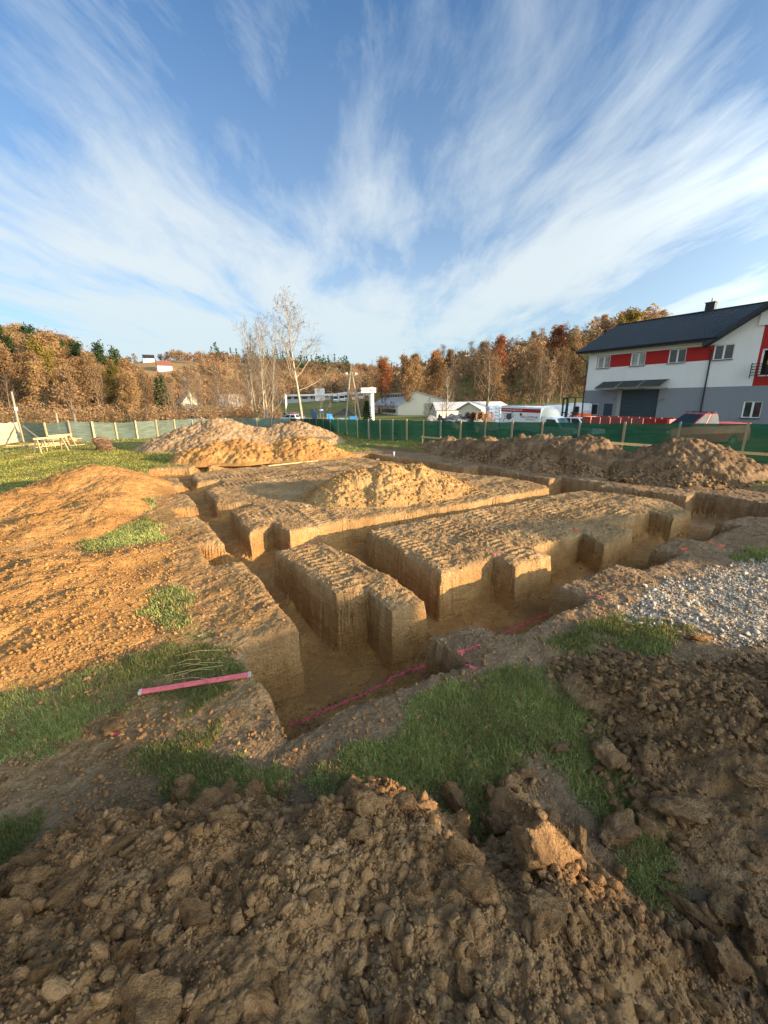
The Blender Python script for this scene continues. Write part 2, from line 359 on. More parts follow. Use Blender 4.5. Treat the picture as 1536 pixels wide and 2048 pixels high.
BLK2 = [(3.38, 1.81), (4.55, 1.77), (4.6, 1.31), (5.57, 1.28), (5.62, 1.72), (7.22, 1.68), (6.95, 1.05), (8.3, 1.15), (8.35, 1.62), (10.1, 1.6), (10.0, 1.02), (10.91, .98), (11.3, 1.5), (11.75, 1.9), (11.2, 4.0), (10.4, 4.12), (9.58, 4.2), (7.58, 4.2), (5.67, 4.42), (3.55, 4.52)]
LIP = [(12.0, 19), (12.34, 17.56), (12.93, 14.05), (13.40, 10.77), (13.62, 8.8), (13.91, 5.97), (14.28, 3.41), (15.23, .62), (16.5, -2.5), (60, -2.5), (60, 19)]
def pit_sd(u, v):
    wu = u+.042*vn(u*1.5, v*1.5, seed=3)+.007*vn(u*5, v*5, seed=4); wv = v+.042*vn(u*1.5, v*1.5, seed=5)+.007*vn(u*5, v*5, seed=6)
    d = sdf(wu, wv, OUTER)
    for P in (SLAB, BLK1, BLK2): d = np.maximum(d, -sdf(wu, wv, P))
    return d
def floor_z(u, v):
    a = np.interp(v, [0, 2.5, 6, 9, 12, 17], [1, .97, .62, .44, .33, .28]); b = np.interp(u, [0, 1.5, 3, 5.5, 7.5, 12, 13], [1, .97, .88, .76, .60, .60, .66])
    right = sstep(9.8, 11, u)
    return -np.where(u > 9.8, np.minimum(b, a*(1-right)+right*np.interp(v, [0, 3, 9, 17], [.66, .64, .55, .40])), np.minimum(a, b))
def px_poly(pts, z=0): return [tuple(g(x, y, z)[:2]) for x, y in pts]
GRASS_NEAR = [px_poly(q) for q in (
    [(585, 1575), (620, 1540), (700, 1500), (800, 1440), (900, 1385), (1000, 1335), (1120, 1330), (1215, 1480), (1300, 1600), (1345, 1760), (1290, 1780), (1200, 1650), (1060, 1530), (1015, 1600), (1040, 1760), (900, 1670), (760, 1640), (650, 1610)],
    [(-150, 1400), (0, 1390), (150, 1375), (200, 1330), (330, 1290), (400, 1270), (470, 1300), (490, 1330), (470, 1400), (380, 1440), (220, 1450), (140, 1530), (0, 1580), (-150, 1600)],
    [(0, 1630), (110, 1590), (200, 1620), (300, 1570), (230, 1510), (330, 1470), (430, 1480), (510, 1530), (600, 1590), (460, 1600), (300, 1630), (100, 1720), (0, 1840), (-100, 1880), (-100, 1640)],
    [(285, 1185), (345, 1180), (395, 1200), (400, 1255), (330, 1260), (290, 1230)], [(150, 1085), (230, 1065), (300, 1035), (335, 1080), (250, 1100), (180, 1105)], [(265, 960), (300, 955), (310, 1010), (290, 1030), (270, 1000)],
    [(1085, 1300), (1200, 1235), (1300, 1225), (1400, 1250), (1440, 1280), (1330, 1290), (1200, 1300), (1110, 1345)], [(1435, 1108), (1500, 1098), (1600, 1095), (1600, 1135), (1450, 1128)])]
GRAVEL = px_poly([(1255, 1240), (1300, 1200), (1350, 1165), (1420, 1148), (1536, 1128), (1750, 1110), (1900, 1300), (1536, 1290), (1440, 1280), (1340, 1245)])
LAWN_L = [tuple(map(float, p)) for p in (px_poly([(-400, 1100), (0, 1000), (100, 965), (250, 968), (292, 960), (300, 940)])+[(-9.9, 18.5), (-3, 22.2), (-.8, 23.5)]+[(20, 60), (20, 300), (-300, 300), (-300, 6)])]
def masks(x, y):
    u, v = xy2uv(x, y); n = .18*fbm(x*1.6, y*1.6, o=3, seed=21); G = np.zeros(x.shape)
    near = np.hypot(x, y) < 30
    G = np.maximum(G, sstep(.25, -.15, sdf(x, y, LAWN_L)+n*1.6))
    G = np.maximum(G, sstep(.03, -.06, sdf(u, v, LIP)))
    for P in GRASS_NEAR:
        d = np.full(x.shape, 1.0); d[near] = sdf(x[near], y[near], P); G = np.maximum(G, sstep(.16, -.22, d+n*1.1+.10*fbm(x*4.5, y*4.5, o=3, seed=22)))
    patch = fbm(x*2.3, y*2.3, o=3, seed=33)
    G = G*np.where(np.hypot(x, y) < 9, .35+.65*np.where(x < -.8, sstep(-.45, .35, patch), sstep(-.80, -.15, patch)), 1)
    Gv = np.zeros(x.shape); Gv[near] = sstep(.15, -.15, sdf(x[near], y[near], GRAVEL)+n[near]*.8)
    G = np.maximum(G, sstep(48, 70, np.hypot(x, y)))
    return G, Gv
def micro(x, y):
    return .022*fbm(x*1.3, y*1.3, o=3, seed=40)+.014*fbm(x*6, y*6, o=3, seed=41)+.012*lumps(x, y, .11, 42)*(.3+sstep(-.2, .5, fbm(x*1.1, y*1.1, o=2, seed=45)))+.010*lumps(x, y, .05, 43)
def ground_z(x, y, detail=True):
    """surface of the ground sheet, pit included"""
    x = np.asarray(x, float); y = np.asarray(y, float); u, v = xy2uv(x, y); z = terrain(x, y)
    site = (u > -1.5) & (u < 16) & (v > -1.5) & (v < 19.5)
    d = np.full(x.shape, 5.0); d[site] = pit_sd(u[site], v[site])
    z = z + .17*sstep(.03, -.05, sdf(u, v, LIP)+.05*vn(u*3, v*3, seed=9))*(np.hypot(x, y) < 60)
    if detail:
        near = np.hypot(x, y) < 32
        m = np.zeros(x.shape); m[near] = micro(x[near], y[near]); z = z+m*sstep(32, 24, np.hypot(x, y))
        # crawler tracks pressed into the stripped tops
        s2 = site & (d > .05) & (u > 1.2) & (u < 11.5) & (v > .9) & (v < 15.5)
        uu, vv = u[s2], v[s2]; tr = np.zeros(uu.shape)
        for k, (c0, w, along) in enumerate(((1.9, .24, 'v'), (3.1, .24, 'v'), (3.75, .24, 'v'), (5.1, .24, 'v'), (6.6, .24, 'v'), (8.2, .24, 'v'), (9.4, .22, 'v'), (2.6, .24, 'u'), (3.6, .24, 'u'), (6.2, .24, 'u'), (7.3, .24, 'u'), (11.8, .24, 'u'), (13.4, .24, 'u'))):
            a, b = (uu, vv) if along == 'v' else (vv, uu)
            a = a+.12*vn(b*.4, b*0+k, seed=60+k)
            lane = sstep(w, w*.75, np.abs(a-c0))*sstep(-.5, .0, vn(uu*.7, vv*.7, seed=80+k))
            ridge = .5+.5*np.cos(2*PI*b/.155); tr = np.maximum(tr, lane*(ridge**1.6))-.35*lane*.5
        z[s2] += .026*tr
    fz = floor_z(u, v)+(.6*micro(x, y) if detail else 0)
    # loose earth at the foot of the cut walls
    if detail:
        foot = np.exp(-np.clip(-d-.10, 0, None)/.13)*sstep(-.3, .6, vn(u*2.1, v*2.1, seed=11)); fz = fz+foot*(.10+.09*lumps(x, y, .09, 12))
    wall = sstep(-.062, .006, d)
    z2 = fz+(z-fz)*wall-.030*np.exp(-np.abs(d-.015)/.035)*(1 if detail else 0)
    return np.where(d < 4, z2, z)

# ------------------------------------------------------------------ ground sheet
def lines(a, b, core, grow, far):
    """grid lines: core spacing inside [a,b], growing outside"""
    out = []; x = a
    while x < b:
        out.append(x); x += core(x)
    out.append(b); s = core(b); x = b
    while x < far: s *= grow; x += s; out.append(x)
    s = core(a); x = a
    while x > -far: s *= grow; x -= s; out.insert(0, x)
    return np.array(out)
def build_ground():
    us = lines(-4.5, 15.5, lambda x: .05 if x < -2.6 else (.028 if x < -.2 else (.0165 if x < 6 else .0165+.0028*(x-6))), 1.055, 1500)
    vs = lines(-4, 18, lambda x: .028 if x < -.3 else (.0165 if x < 6.3 else .0165+.0028*(x-6.3)), 1.055, 1500)
    U, V = np.meshgrid(us, vs, indexing='ij'); x, y = uv2xy(U, V)
    z = ground_z(x, y); G, Gv = masks(x, y)
    site = (U > -1.5) & (U < 16) & (V > -1.5) & (V < 19.5); d = np.full(x.shape, 5.0); d[site] = pit_sd(U[site], V[site])
    # rough, crumbling cut faces
    w = np.exp(-((d+.035)/.05)**2); k = w*.030
    x = x+k*(fbm(U*3, V*3, z*9, 3, 70)); y = y+k*(fbm(U*3, V*3, z*9, 3, 71))
    inpit = sstep(.02, -.06, d); lvl = sstep(-.06, -.30, z+.05*vn(U*2, V*2, seed=14))
    T = np.zeros(x.shape)
    front = sstep(.9, .2, V)*(U < 14)*1.0; T = np.maximum(T, .8*front*(1-inpit)+.55*front*inpit*(1-lvl))
    T = np.maximum(T, sstep(10.9, 11.6, U)*(V < 19.5)*.75*(1-.4*inpit)); T = np.maximum(T, .25*(1-lvl)*inpit)
    T = np.maximum(T, .9*sstep(.35, .05, np.abs(sdf(U, V, LIP)))*(np.hypot(x, y) < 40))
    T = T*(1-.9*Gv); At = np.clip(inpit*.95+sstep(.9, .2, U)*.55*(V > 2), 0, 1)
    G = G*(1-inpit)
    mask = np.stack([G, Gv, np.clip(T, 0, 1), At], -1)
    o = np_mesh('ground', np.stack([x, y, z], -1).reshape(-1, 3), grid_faces(*x.shape), M_ground, True, {'mask': mask.reshape(-1, 4)})
    o.data.set_sharp_from_angle(angle=math.radians(68)); tag(o, kind='structure'); return o
build_ground()
M_mound = soil_mat('mound_soil', (.09, .056, .030), (.165, .105, .057), (.26, .175, .10))
# ------------------------------------------------------------------ heaps
HEAPS = {}   # name -> height function above the smooth terrain
def cones(pk, slope=.5, soft=.10):
    def f(x, y):
        h = np.full(x.shape, -9.0)
        for (cx, cy, z, *r) in pk:
            s = r[0] if r else slope
            wob = .14*vn(x*.9+cx, y*.9, seed=int(abs(cx*31+cy*7)) % 999)
            q = np.hypot(x-cx, y-cy); h = np.maximum(h, z-s*(np.sqrt(q*q+.12)-.30)+wob*np.clip(q, 0, .8))
        return h
    return f
def slab_heap(poly, hmax, run, extra=None):
    def f(x, y):
        d = -sdf(x+.16*vn(x*1.4, y*1.4, seed=91)+.06*vn(x*5, y*5, seed=93), y+.16*vn(x*1.4, y*1.4, seed=92)+.06*vn(x*5, y*5, seed=94), poly)
        h = np.where(d > 0, hmax*(1-np.exp(-d/run)), d*.5)
        if extra is not None: h = h+extra(x, y)*sstep(0, .5, d)
        return h
    return f
def rough(x, y, amp, sc, seed):
    return amp*(1.3*fbm(x/sc*.28, y/sc*.28, o=4, seed=seed)*.6+.75*lumps(x, y, sc, seed+1)+.45*lumps(x, y, sc*.42, seed+2)+.25*lumps(x, y, sc*.19, seed+3)-.5)
def heap(name, label, bbox, res, hf, mat, amp=.10, sc=.35, seed=1, cat='soil heap', grow=None):
    x0, x1, y0, y1 = bbox; xs = np.arange(x0, x1, res); ys = np.arange(y0, y1, res)
    if grow: ys = np.concatenate([np.arange(y0, grow, res*3), np.arange(grow, y1, res)])
    X, Y = np.meshgrid(xs, ys, indexing='ij'); h = hf(X, Y)
    hh = h+rough(X, Y, amp, sc, seed)*sstep(-.02, .22, h)
    Z = terrain(X, Y)+np.where(h > -.06, np.maximum(hh, -.06), -.06)
    if (X.max() > 5) and (Y.max() > 8): # heaps on the raised lawn strip
        u, v = xy2uv(X, Y); Z += .17*(sdf(u, v, LIP) < 0)
    F = grid_faces(*X.shape); keep = (h.ravel()[F] > -.05).any(1); F = F[keep]
    used = np.unique(F); mp = np.full(X.size, -1); mp[used] = np.arange(len(used))
    o = np_mesh(name, np.stack([X, Y, Z], -1).reshape(-1, 3)[used], mp[F], mat, True)
    tag(o, label, cat); HEAPS.setdefault(name+label, (hf, amp, sc, seed, bbox)); return o
def surf(x, y, detail=False):
    """top of ground or heap"""
    x = np.asarray(x, float); y = np.asarray(y, float); z = ground_z(x, y, detail)
    for hf, amp, sc, seed, b in HEAPS.values():
        m = (x > b[0]) & (x < b[1]) & (y > b[2]) & (y < b[3])
        if m.any():
            h = hf(x[m], y[m]); zz = terrain(x[m], y[m])+np.where(h > -.05, h+rough(x[m], y[m], amp, sc, seed)*sstep(-.02, .22, h), -9)
            z[m] = np.maximum(z[m], zz)
    return z
def hit(px, py):
    d = ray(px, py); t = np.concatenate([np.arange(.6, 8, .012), np.arange(8, 60, .06)]); P = CAM[None]+d[None]*t[:, None]
    z = surf(P[:, 0], P[:, 1]); k = np.argmax(P[:, 2] < z); return P[k], t[k]

def pkpx(lst):
    out = []
    for (px, py, Y, *s) in lst:
        q = at(px, py, Y); out.append((q[0], q[1], q[2], *s))
    return out
F_POLY = [(-4.5, .75), (-3.2, 1.02), (-2.5, 1.32), (-2.28, 1.68), (-1.98, 1.92), (-1.76, 2.14), (-1.35, 2.30), (-1.05, 2.42), (-.73, 2.40), (-.4, 2.28), (-.06, 2.16), (.25, 2.16), (.42, 2.10), (.62, 1.95), (.72, 1.98), (.78, 2.36), (.95, 2.50), (1.15, 2.22), (1.38, 1.95), (1.52, 1.6), (1.62, 1.2), (2.4, .4), (3, -2.5), (-5, -2.5)]
R_POLY = [(1.72, 3.50), (1.72, 3.1), (1.78, 2.75), (1.72, 2.45), (1.78, 2.2), (1.85, 1.9), (1.75, 1.55), (2.1, 1.1), (3, .5), (9, .2), (9, 3.4), (6, 3.50), (4.2, 3.66), (3.0, 3.72), (2.1, 3.72)]
h_f = slab_heap(F_POLY, 1.08, 1.0, lambda x, y: .10*fbm(x*1.1, y*1.1, o=2, seed=55)-.10*np.exp(-((x+.1)**2+(y-1.05)**2)/.10)+.10*np.exp(-((x+.55)**2+(y-.85)**2)/.05))
h_r0 = slab_heap(R_POLY, .62, .85, lambda x, y: .08*fbm(x*1.2, y*1.2, o=2, seed=57)+.10*np.exp(-((x-3)**2+(y-2.6)**2)/.5))
h_r = lambda x, y: np.where(h_r0(x, y) > 0, h_r0(x, y)*(.35+.65*sstep(1.3, 2.7, y)), h_r0(x, y))
heap('soil_heap', 'brown crumbly soil heap spread across the foreground, thick with clods', (-4.6, 2.4, -2.4, 2.75), .012, h_f, M_brown, .05, .10, 100, grow=0.2)
heap('soil_heap', 'dark brown soil heap at the right edge, between the grass strip and the grey gravel', (1.5, 8.5, .3, 4.1), .017, h_r, M_dbrown, .055, .12, 110)
L_POLY = px_poly([(-500, 1010), (0, 1010), (60, 992), (150, 968), (215, 962), (270, 985), (300, 1010), (290, 1035), (235, 1062), (150, 1085), (170, 1108), (255, 1102), (330, 1090), (345, 1130), (325, 1165), (285, 1190), (285, 1235), (320, 1255), (330, 1290), (200, 1335), (100, 1370), (0, 1392), (-300, 1480), (-700, 1400)])
lh = cones(pkpx([(180, 932, 13.2), (235, 956, 12.6), (120, 955, 12.4), (55, 972, 11.6), (0, 992, 10.5), (-60, 1005, 9.8)]), .42)
h_l0 = slab_heap(L_POLY, .34, .8, lambda x, y: .16*fbm(x*.55, y*.55, o=3, seed=58))
h_l = lambda x, y: np.where(h_l0(x, y) > 0, np.maximum(h_l0(x, y), lh(x, y)), np.maximum(h_l0(x, y), lh(x, y)-.05))
heap('clay_heap', 'broad heap of bright orange clay spread along the left side of the trench', (-15, -2.2, 2.2, 16.5), .04, h_l, M_clay, .050, .18, 120)
heap('clay_heap', 'small peaked tan heap standing in the middle of the stripped plot', (-3.6, 4.2, 9.8, 15.5), .03, cones([(.15, 12.5, .93), (-.75, 12.1, .80), (-1.25, 12.15, .55), (1.0, 12.8, .80), (1.9, 13.0, .48), (-.2, 11.8, .55)], .55), soil_mat('tan_heap_soil', (.22, .13, .05), (.33, .20, .08), (.44, .29, .13), amp=1.1), .075, .17, 130)
heap('sand_heap', 'long pale sandy heap in front of the back fence, with two peaks', (-17.5, -1.5, 21.8, 33), .05, cones(pkpx([(430, 838, 26.9), (405, 843, 26.8), (452, 842, 27.2), (375, 853, 26.4), (340, 866, 26), (305, 886, 25.4), (480, 853, 27.3), (520, 856, 27.8), (560, 849, 28.3), (590, 842, 28.6), (618, 853, 28.6), (642, 866, 28.6)]), .50), M_sand, .13, .28, 140)
heap('clay_heap', 'lumpy orange clay heap along the far end of the plot before the sandy heap', (-12, -.6, 17.2, 24), .04, cones(pkpx([(370, 915, 19.6), (400, 896, 20.2), (440, 885, 20.6), (475, 879, 20.8), (510, 886, 20.8), (545, 888, 21.0), (575, 880, 21.3), (605, 873, 21.6), (635, 880, 21.7), (665, 895, 21.8), (690, 905, 21.8)]), .52), M_clay, .13, .26, 150)
heap('soil_heap', 'long low brown soil heap along the green netting fence', (1.2, 11, 13.9, 25), .05, cones(pkpx([(862, 888, 23.2), (900, 882, 22), (935, 884, 21), (975, 880, 20), (1010, 884, 19.2), (1045, 879, 18.5), (1090, 877, 17.6), (1130, 879, 17), (1165, 878, 16.6), (1200, 886, 16.2)]), .62), M_mound, .12, .24, 160)
heap('soil_heap', 'tall pointed brown soil heap by the fence in front of the white and red building', (7.2, 14.2, 11.6, 17), .04, cones(pkpx([(1345, 890, 14.4), (1385, 887, 14.3), (1420, 897, 14.2), (1300, 908, 14.5), (1262, 925, 14.6), (1450, 912, 14.1), (1480, 933, 13.9)]), .60), M_mound, .11, .22, 170)

# ------------------------------------------------------------------ clods
def clod_shape(seed, level, flat=.75, rock=False):
    r = np.random.default_rng(seed); bm = bmesh.new(); bmesh.ops.create_icosphere(bm, subdivisions=level, radius=1)
    V = np.array([v.co[:] for v in bm.verts]); F = np.array([[v.index for v in f.verts] for f in bm.faces]); bm.free()
    for k in range(11):
        n = r.normal(size=3); n /= np.linalg.norm(n); d = r.uniform(.36, .78); q = V@n-d; V = V-np.outer(np.clip(q, 0, None), n)*.92
    rr = np.linalg.norm(V, axis=1, keepdims=True); N = V/rr; s = seed % 97
    if level >= 3: V = V+N*(.20*fbm(V[:, 0]*1.6, V[:, 1]*1.6, V[:, 2]*1.6+s, 3, seed % 50)+.13*fbm(V[:, 0]*5, V[:, 1]*5, V[:, 2]*5+s, 3, seed % 40))[:, None]
    else: V = V*(1+.20*r.normal(size=(len(V), 1)).clip(-1, 1))
    V = V*np.array([1, r.uniform(.62, .95), r.uniform(.5, flat)])
    return V/np.abs(V).max(), F
BIG = [clod_shape(500+i, 4) for i in range(10)]
SML = {lv: [clod_shape(700+i+lv*50, lv) for i in range(14)] for lv in (1, 2)}
TINY = [clod_shape(900+i, 1) for i in range(8)]
def rot_mats(n, tilt=1.0):
    a = rng.uniform(0, 2*PI, n); b = rng.normal(0, .5*tilt, n); c = rng.normal(0, .5*tilt, n)
    ca, sa, cb, sb, cc, sc = np.cos(a), np.sin(a), np.cos(b), np.sin(b), np.cos(c), np.sin(c); o = np.zeros(n); i = np.ones(n)
    Rz = np.stack([ca, -sa, o, sa, ca, o, o, o, i], -1).reshape(-1, 3, 3); Rx = np.stack([i, o, o, o, cb, -sb, o, sb, cb], -1).reshape(-1, 3, 3); Ry = np.stack([cc, o, sc, o, i, o, -sc, o, cc], -1).reshape(-1, 3, 3)
    return Rz@Rx@Ry
def clod_field(name, x, y, r, shapes, mat, sink=.35, detail=True, smooth=False, zoff=0):
    z = surf(x, y, detail)+r*(.62-sink)+zoff; P = np.stack([x, y, z], -1); Vs, Fs, k = [], [], 0; pick = rng.integers(0, len(shapes), len(x))
    for i, (BV, BF) in enumerate(shapes):
        m = pick == i; n = m.sum()
        if not n: continue
        R = rot_mats(n); V = np.einsum('nij,vj->nvi', R, BV)*r[m][:, None, None]+P[m][:, None, :]
        F = BF[None]+(np.arange(n)*len(BV))[:, None, None]+k; Vs.append(V.reshape(-1, 3)); Fs.append(F.reshape(-1, 3)); k += n*len(BV)
    return np_mesh(name, np.concatenate(Vs), np.concatenate(Fs), mat, smooth)
def scatter(n, bbox, ok):
    xs, ys = [], []; tot = 0
    while tot < n:
        x = rng.uniform(bbox[0], bbox[1], n*2); y = rng.uniform(bbox[2], bbox[3], n*2); m = ok(x, y); xs.append(x[m]); ys.append(y[m]); tot += m.sum()
    return np.concatenate(xs)[:n], np.concatenate(ys)[:n]
def inset(hf, lo=.0):
    return lambda x, y: hf(x, y) > lo+.0*x
clod_me = {}
def big_clod(i, mat):
    key = (i % len(BIG), mat.name)
    if key not in clod_me:
        V, F = BIG[key[0]]; o = np_mesh('soil_clod', V, F, mat, True); clod_me[key] = o.data; bpy.data.objects.remove(o)
    return clod_me[key]
def put_clod(p, size, mat, label, group=None, asp=(1, 1, 1), rz=None, tilt=.35, sink=.16, idx=None):
    o = bpy.data.objects.new('soil_clod', big_clod(idx if idx is not None else int(rng.integers(0, 999)), mat)); COL.objects.link(o)
    s = np.array(asp)*size; o.scale = tuple(s); o.rotation_euler = (rng.normal(0, tilt), rng.normal(0, tilt), rng.uniform(0, 6.28) if rz is None else rz)
    o.location = (p[0], p[1], p[2]+s[2]*(.62-sink)*.8); return tag(o, label, 'clod', group)
NAMED = [ # px, py of the middle, half width in px, aspect, label
    (1085, 1700, 66, (1, .8, .95), 'largest square clod, half lit by the sun, at the tip of the foreground grass', 'b'),
    (1085, 1838, 50, (.85, .8, 1.15), 'tall pointed clod with one bright edge standing on the heap below the largest clod', 'b'),
    (918, 1705, 40, (.8, .7, 1.25), 'upright knobbly clod with sunlit face, left of the largest square clod', 'b'),
    (955, 1765, 36, (1, .9, .9), 'rounded brown clod just below the upright sunlit clod', 'b'),
    (1235, 1660, 44, (1, .9, .8), 'broad dull clod on the thin grass strip right of the largest square clod', 'd'),
    (1358, 1608, 54, (1, .85, .75), 'big angular reddish clod at the lower edge of the right heap', 'd'),
    (1117, 1491, 28, (1.15, .7, .6), 'flat brown clod lying alone on the grass left of the right heap', 'd'),
    (905, 1598, 24, (.8, .8, 1.2), 'egg-shaped clod standing on the grass in front of the pit corner', 'd'),
    (806, 1602, 28, (1, .9, .9), 'half sunlit clod at the grass edge, second from the upright egg-shaped clod', 'b'),
    (735, 1614, 30, (.7, .8, 1.2), 'sunlit split clod at the top edge of the foreground heap', 'b'),
    (708, 1572, 22, (.9, .8, 1.0), 'small grey clod lying in the grass at the pit corner', 'b'),
    (716, 1668, 28, (.8, .8, 1.2), 'narrow clod with bright upper face on the front heap', 'b'),
    (1049, 1545, 28, (1, .9, .85), 'round brown clod at the top of the soil patch inside the grass', 'd'),
    (995, 1657, 24, (.95, .8, 1), 'small dark clod leaning in the grass left of the largest square clod', 'd'),
    (62, 1712, 36, (1.25, .7, .6), 'flat slab-like clod on the grass at the left edge of the foreground heap', 'b'),
    (72, 1745, 32, (1, .9, .9), 'round clod under the flat slab-like clod at the left edge', 'b'),
    (52, 1782, 36, (1, .9, .9), 'lumpy clod nearest the left grass among the edge clods', 'b'),
    (22, 1832, 44, (1, .9, .8), 'wide clod cut by the left border of the photo', 'b'),
    (235, 1687, 36, (1.5, .6, .7), 'long finger-shaped clod pointing up at the left heap edge', 'b'),
    (375, 1562, 22, (1, .9, .85), 'upper of two clods lying in the grass beyond the front heap', 'b'),
    (363, 1590, 22, (1, .9, .85), 'lower of two clods lying in the grass beyond the front heap', 'b'),
    (417, 1596, 27, (1, .95, .9), 'smooth grey clod right of the pair of clods in the grass', 'b'),
    (363, 1630, 28, (1, .8, .9), 'pale clod at the crest of the front heap left of centre', 'b'),
    (472, 1612, 20, (.9, .9, 1), 'small upright clod on the crest of the front heap', 'b'),
    (222, 1455, 24, (1, .9, .85), 'dull brown clod lying by a scrap of pink paint on the left grass', 'b'),
    (237, 1488, 17, (1, .9, .85), 'small clod just below the dull one by the pink scrap', 'b'),
    (134, 1485, 25, (1.4, .6, .5), 'flat sliver of earth on the bare patch at the left', 'b'),
    (385, 1820, 36, (1.2, .9, .8), 'large crumbly clod in the middle of the foreground heap', 'b'),
    (1385, 1810, 70, (1.6, .5, .6), 'long log-like clod lying aslant at the lower right', 'd'),
    (1452, 1808, 42, (1, .95, .8), 'broad grey clod right of the log-like clod', 'd'),
    (1448, 1940, 40, (.7, .7, 1.3), 'upright brown clod near the lower right corner', 'd'),
    (1508, 1870, 40, (.8, .8, 1.25), 'upright clod at the right border of the photo', 'd'),
    (1525, 1548, 60, (1.3, .9, .6), 'huge flat clod half buried in the right heap at the border', 'd'),
    (1222, 1520, 34, (.9, .9, 1), 'oval clod at the left foot of the right heap', 'd'),
    (1195, 1490, 24, (1.2, .8, .8), 'tilted clod at the grass edge of the right heap', 'd'),
    (1290, 1505, 26, (.9, .8, 1), 'smooth oval clod in the middle of the clods of the right heap', 'd'),
    (1395, 1270, 26, (1.3, .8, .5), 'flat orange sunlit clod on the grass beside the gravel', 'c'),
    (300, 2010, 62, (.9, .8, .9), 'sunlit crumbly clod at the bottom border left of centre', 'b'),
]
MATS = {'b': M_clod, 'd': M_dclod, 'c': M_cclod}
taken = []
for i, (px, py, hw, asp, lab, mk) in enumerate(NAMED):
    p, t = hit(px, min(py+hw*.35, 2047)); depth = float((p-CAM)@_F); size = hw*depth/FPX/max(.6, asp[0])*1.12
    o = put_clod(p, size*1.0, MATS[mk], lab, asp=asp, tilt=.18, idx=i*3+1); taken.append((p[0], p[1], size))
    if asp[0] > 1.35: o.rotation_euler[2] = {235: .7, 1385: -.85, 134: .5}.get(px, 0)
    else: o.rotation_euler[2] = rng.uniform(-.5, .5)
def clear_of(x, y, s):
    for a, b, c in taken:
        if (a-x)**2+(b-y)**2 < (.75*(c+s))**2: return False
    return True
def clod_group(n, bbox, hf, lo, hi, smin, smax, mat, label, group, pw=2.6):
    got = 0; tries = 0
    while got < n and tries < 8000:
        tries += 1; x = rng.uniform(bbox[0], bbox[1]); y = rng.uniform(bbox[2], bbox[3]); h = hf(np.array([x]), np.array([y]))[0]
        if not lo < h < hi: continue
        s = smin+(smax-smin)*rng.random()**pw
        if h > .45*hi and s > (smin+smax)*.4 and rng.random() < .6: continue
        if not clear_of(x, y, s): continue
        taken.append((x, y, s)); got += 1
        z = surf(np.array([x]), np.array([y]))[0]; put_clod((x, y, z), s, mat, label, group, asp=(1, rng.uniform(.65, 1), rng.uniform(.6, 1)))
clod_group(150, (-2.6, 1.7, .75, 2.6), h_f, -.02, 1.0, .030, .15, M_clod, 'brown clod of earth lying among many like it on the foreground heap', 'clods on the foreground heap')
clod_group(100, (1.6, 4.4, 1.3, 3.8), h_r, -.03, .6, .035, .13, M_dclod, 'dark clod of earth lying among many like it on the right heap', 'clods on the right heap')
clod_group(24, (-3.6, -1.2, 2.0, 3.4), lambda x, y: 0*x+.1, 0, 1, .02, .055, M_clod, 'brown clod lying on the bare strip between the left grass patches', 'clods on the left bare strip', 2.0)
# smaller crumbs nobody could count
def crumbs(name, n, bbox, ok, r0, r1, pw, shapes, mat, sink=.35):
    x, y = scatter(n, bbox, ok); r = r0+(r1-r0)*rng.random(n)**pw
    return tag(clod_field(name, x, y, r, shapes, mat, sink), kind='stuff')
def near_edge(hf, lo=-.08, bias=.5, top=1.0):
    return lambda x, y: (hf(x, y) > lo) & (rng.random(x.shape) < np.where(hf(x, y) < top*.55, 1, bias)*np.clip(.55+1.5*fbm(x*2.2, y*2.2, o=2, seed=66), .08, 1))
crumbs('soil_crumbs', 3300, (-3, 1.9, .3, 2.75), near_edge(h_f, -.045, .5), .012, .060, 4.0, SML[2], M_crumb)
crumbs('fine_soil_crumbs', 34000, (-3, 1.9, .2, 2.75), near_edge(h_f, -.06, .9), .003, .014, 1.9, TINY, M_crumb)
crumbs('dark_soil_crumbs', 5200, (1.5, 6.0, 1.0, 4.1), near_edge(h_r, -.09, .75, .6), .013, .068, 3.2, SML[2], M_dcrumb)
crumbs('fine_dark_soil_crumbs', 14000, (1.5, 6, 1.0, 4.0), near_edge(h_r, -.06, .9, .6), .005, .018, 1.7, TINY, M_dcrumb)
crumbs('clay_crumbs', 8000, (-11, -2, 2.8, 12.5), lambda x, y: (h_l(x, y) > -.08) & (rng.random(x.shape) < np.clip(6/np.hypot(x, y), .1, 1)**1.6), .008, .034, 3.2, SML[1], M_ccrumb)
crumbs('plot_crumbs', 9000, (-5, 9, 2.4, 11), lambda x, y: rng.random(x.shape) < np.clip(4/np.hypot(x, y), .05, 1)**1.5, .006, .032, 3.2, TINY, M_crumb, .25)
crumbs('strip_crumbs', 2600, (-4, -.9, 1.9, 4.2), lambda x, y: fbm(x*1.5, y*1.5, o=2, seed=19) > -.2, .006, .026, 2.4, SML[1], M_crumb)
crumbs('heap_crumbs', 2200, (-3.5, 4.2, 9.8, 15.2), lambda x, y: cones([(.15, 12.5, 1.0), (-.75, 12.1, .9), (1.0, 12.8, .9), (1.9, 13, .6)], .62)(x, y) > -.05, .012, .06, 3.0, SML[1], M_ccrumb)
crumbs('roadside_heap_crumbs', 7000, (1.5, 14, 11.8, 24), lambda x, y: np.maximum(*[f(x, y) for f in [v[0] for k, v in HEAPS.items() if 'fence' in k and 'netting' in k or 'pointed' in k][:2]]) > -.08, .012, .10, 3.4, SML[1], M_dcrumb)
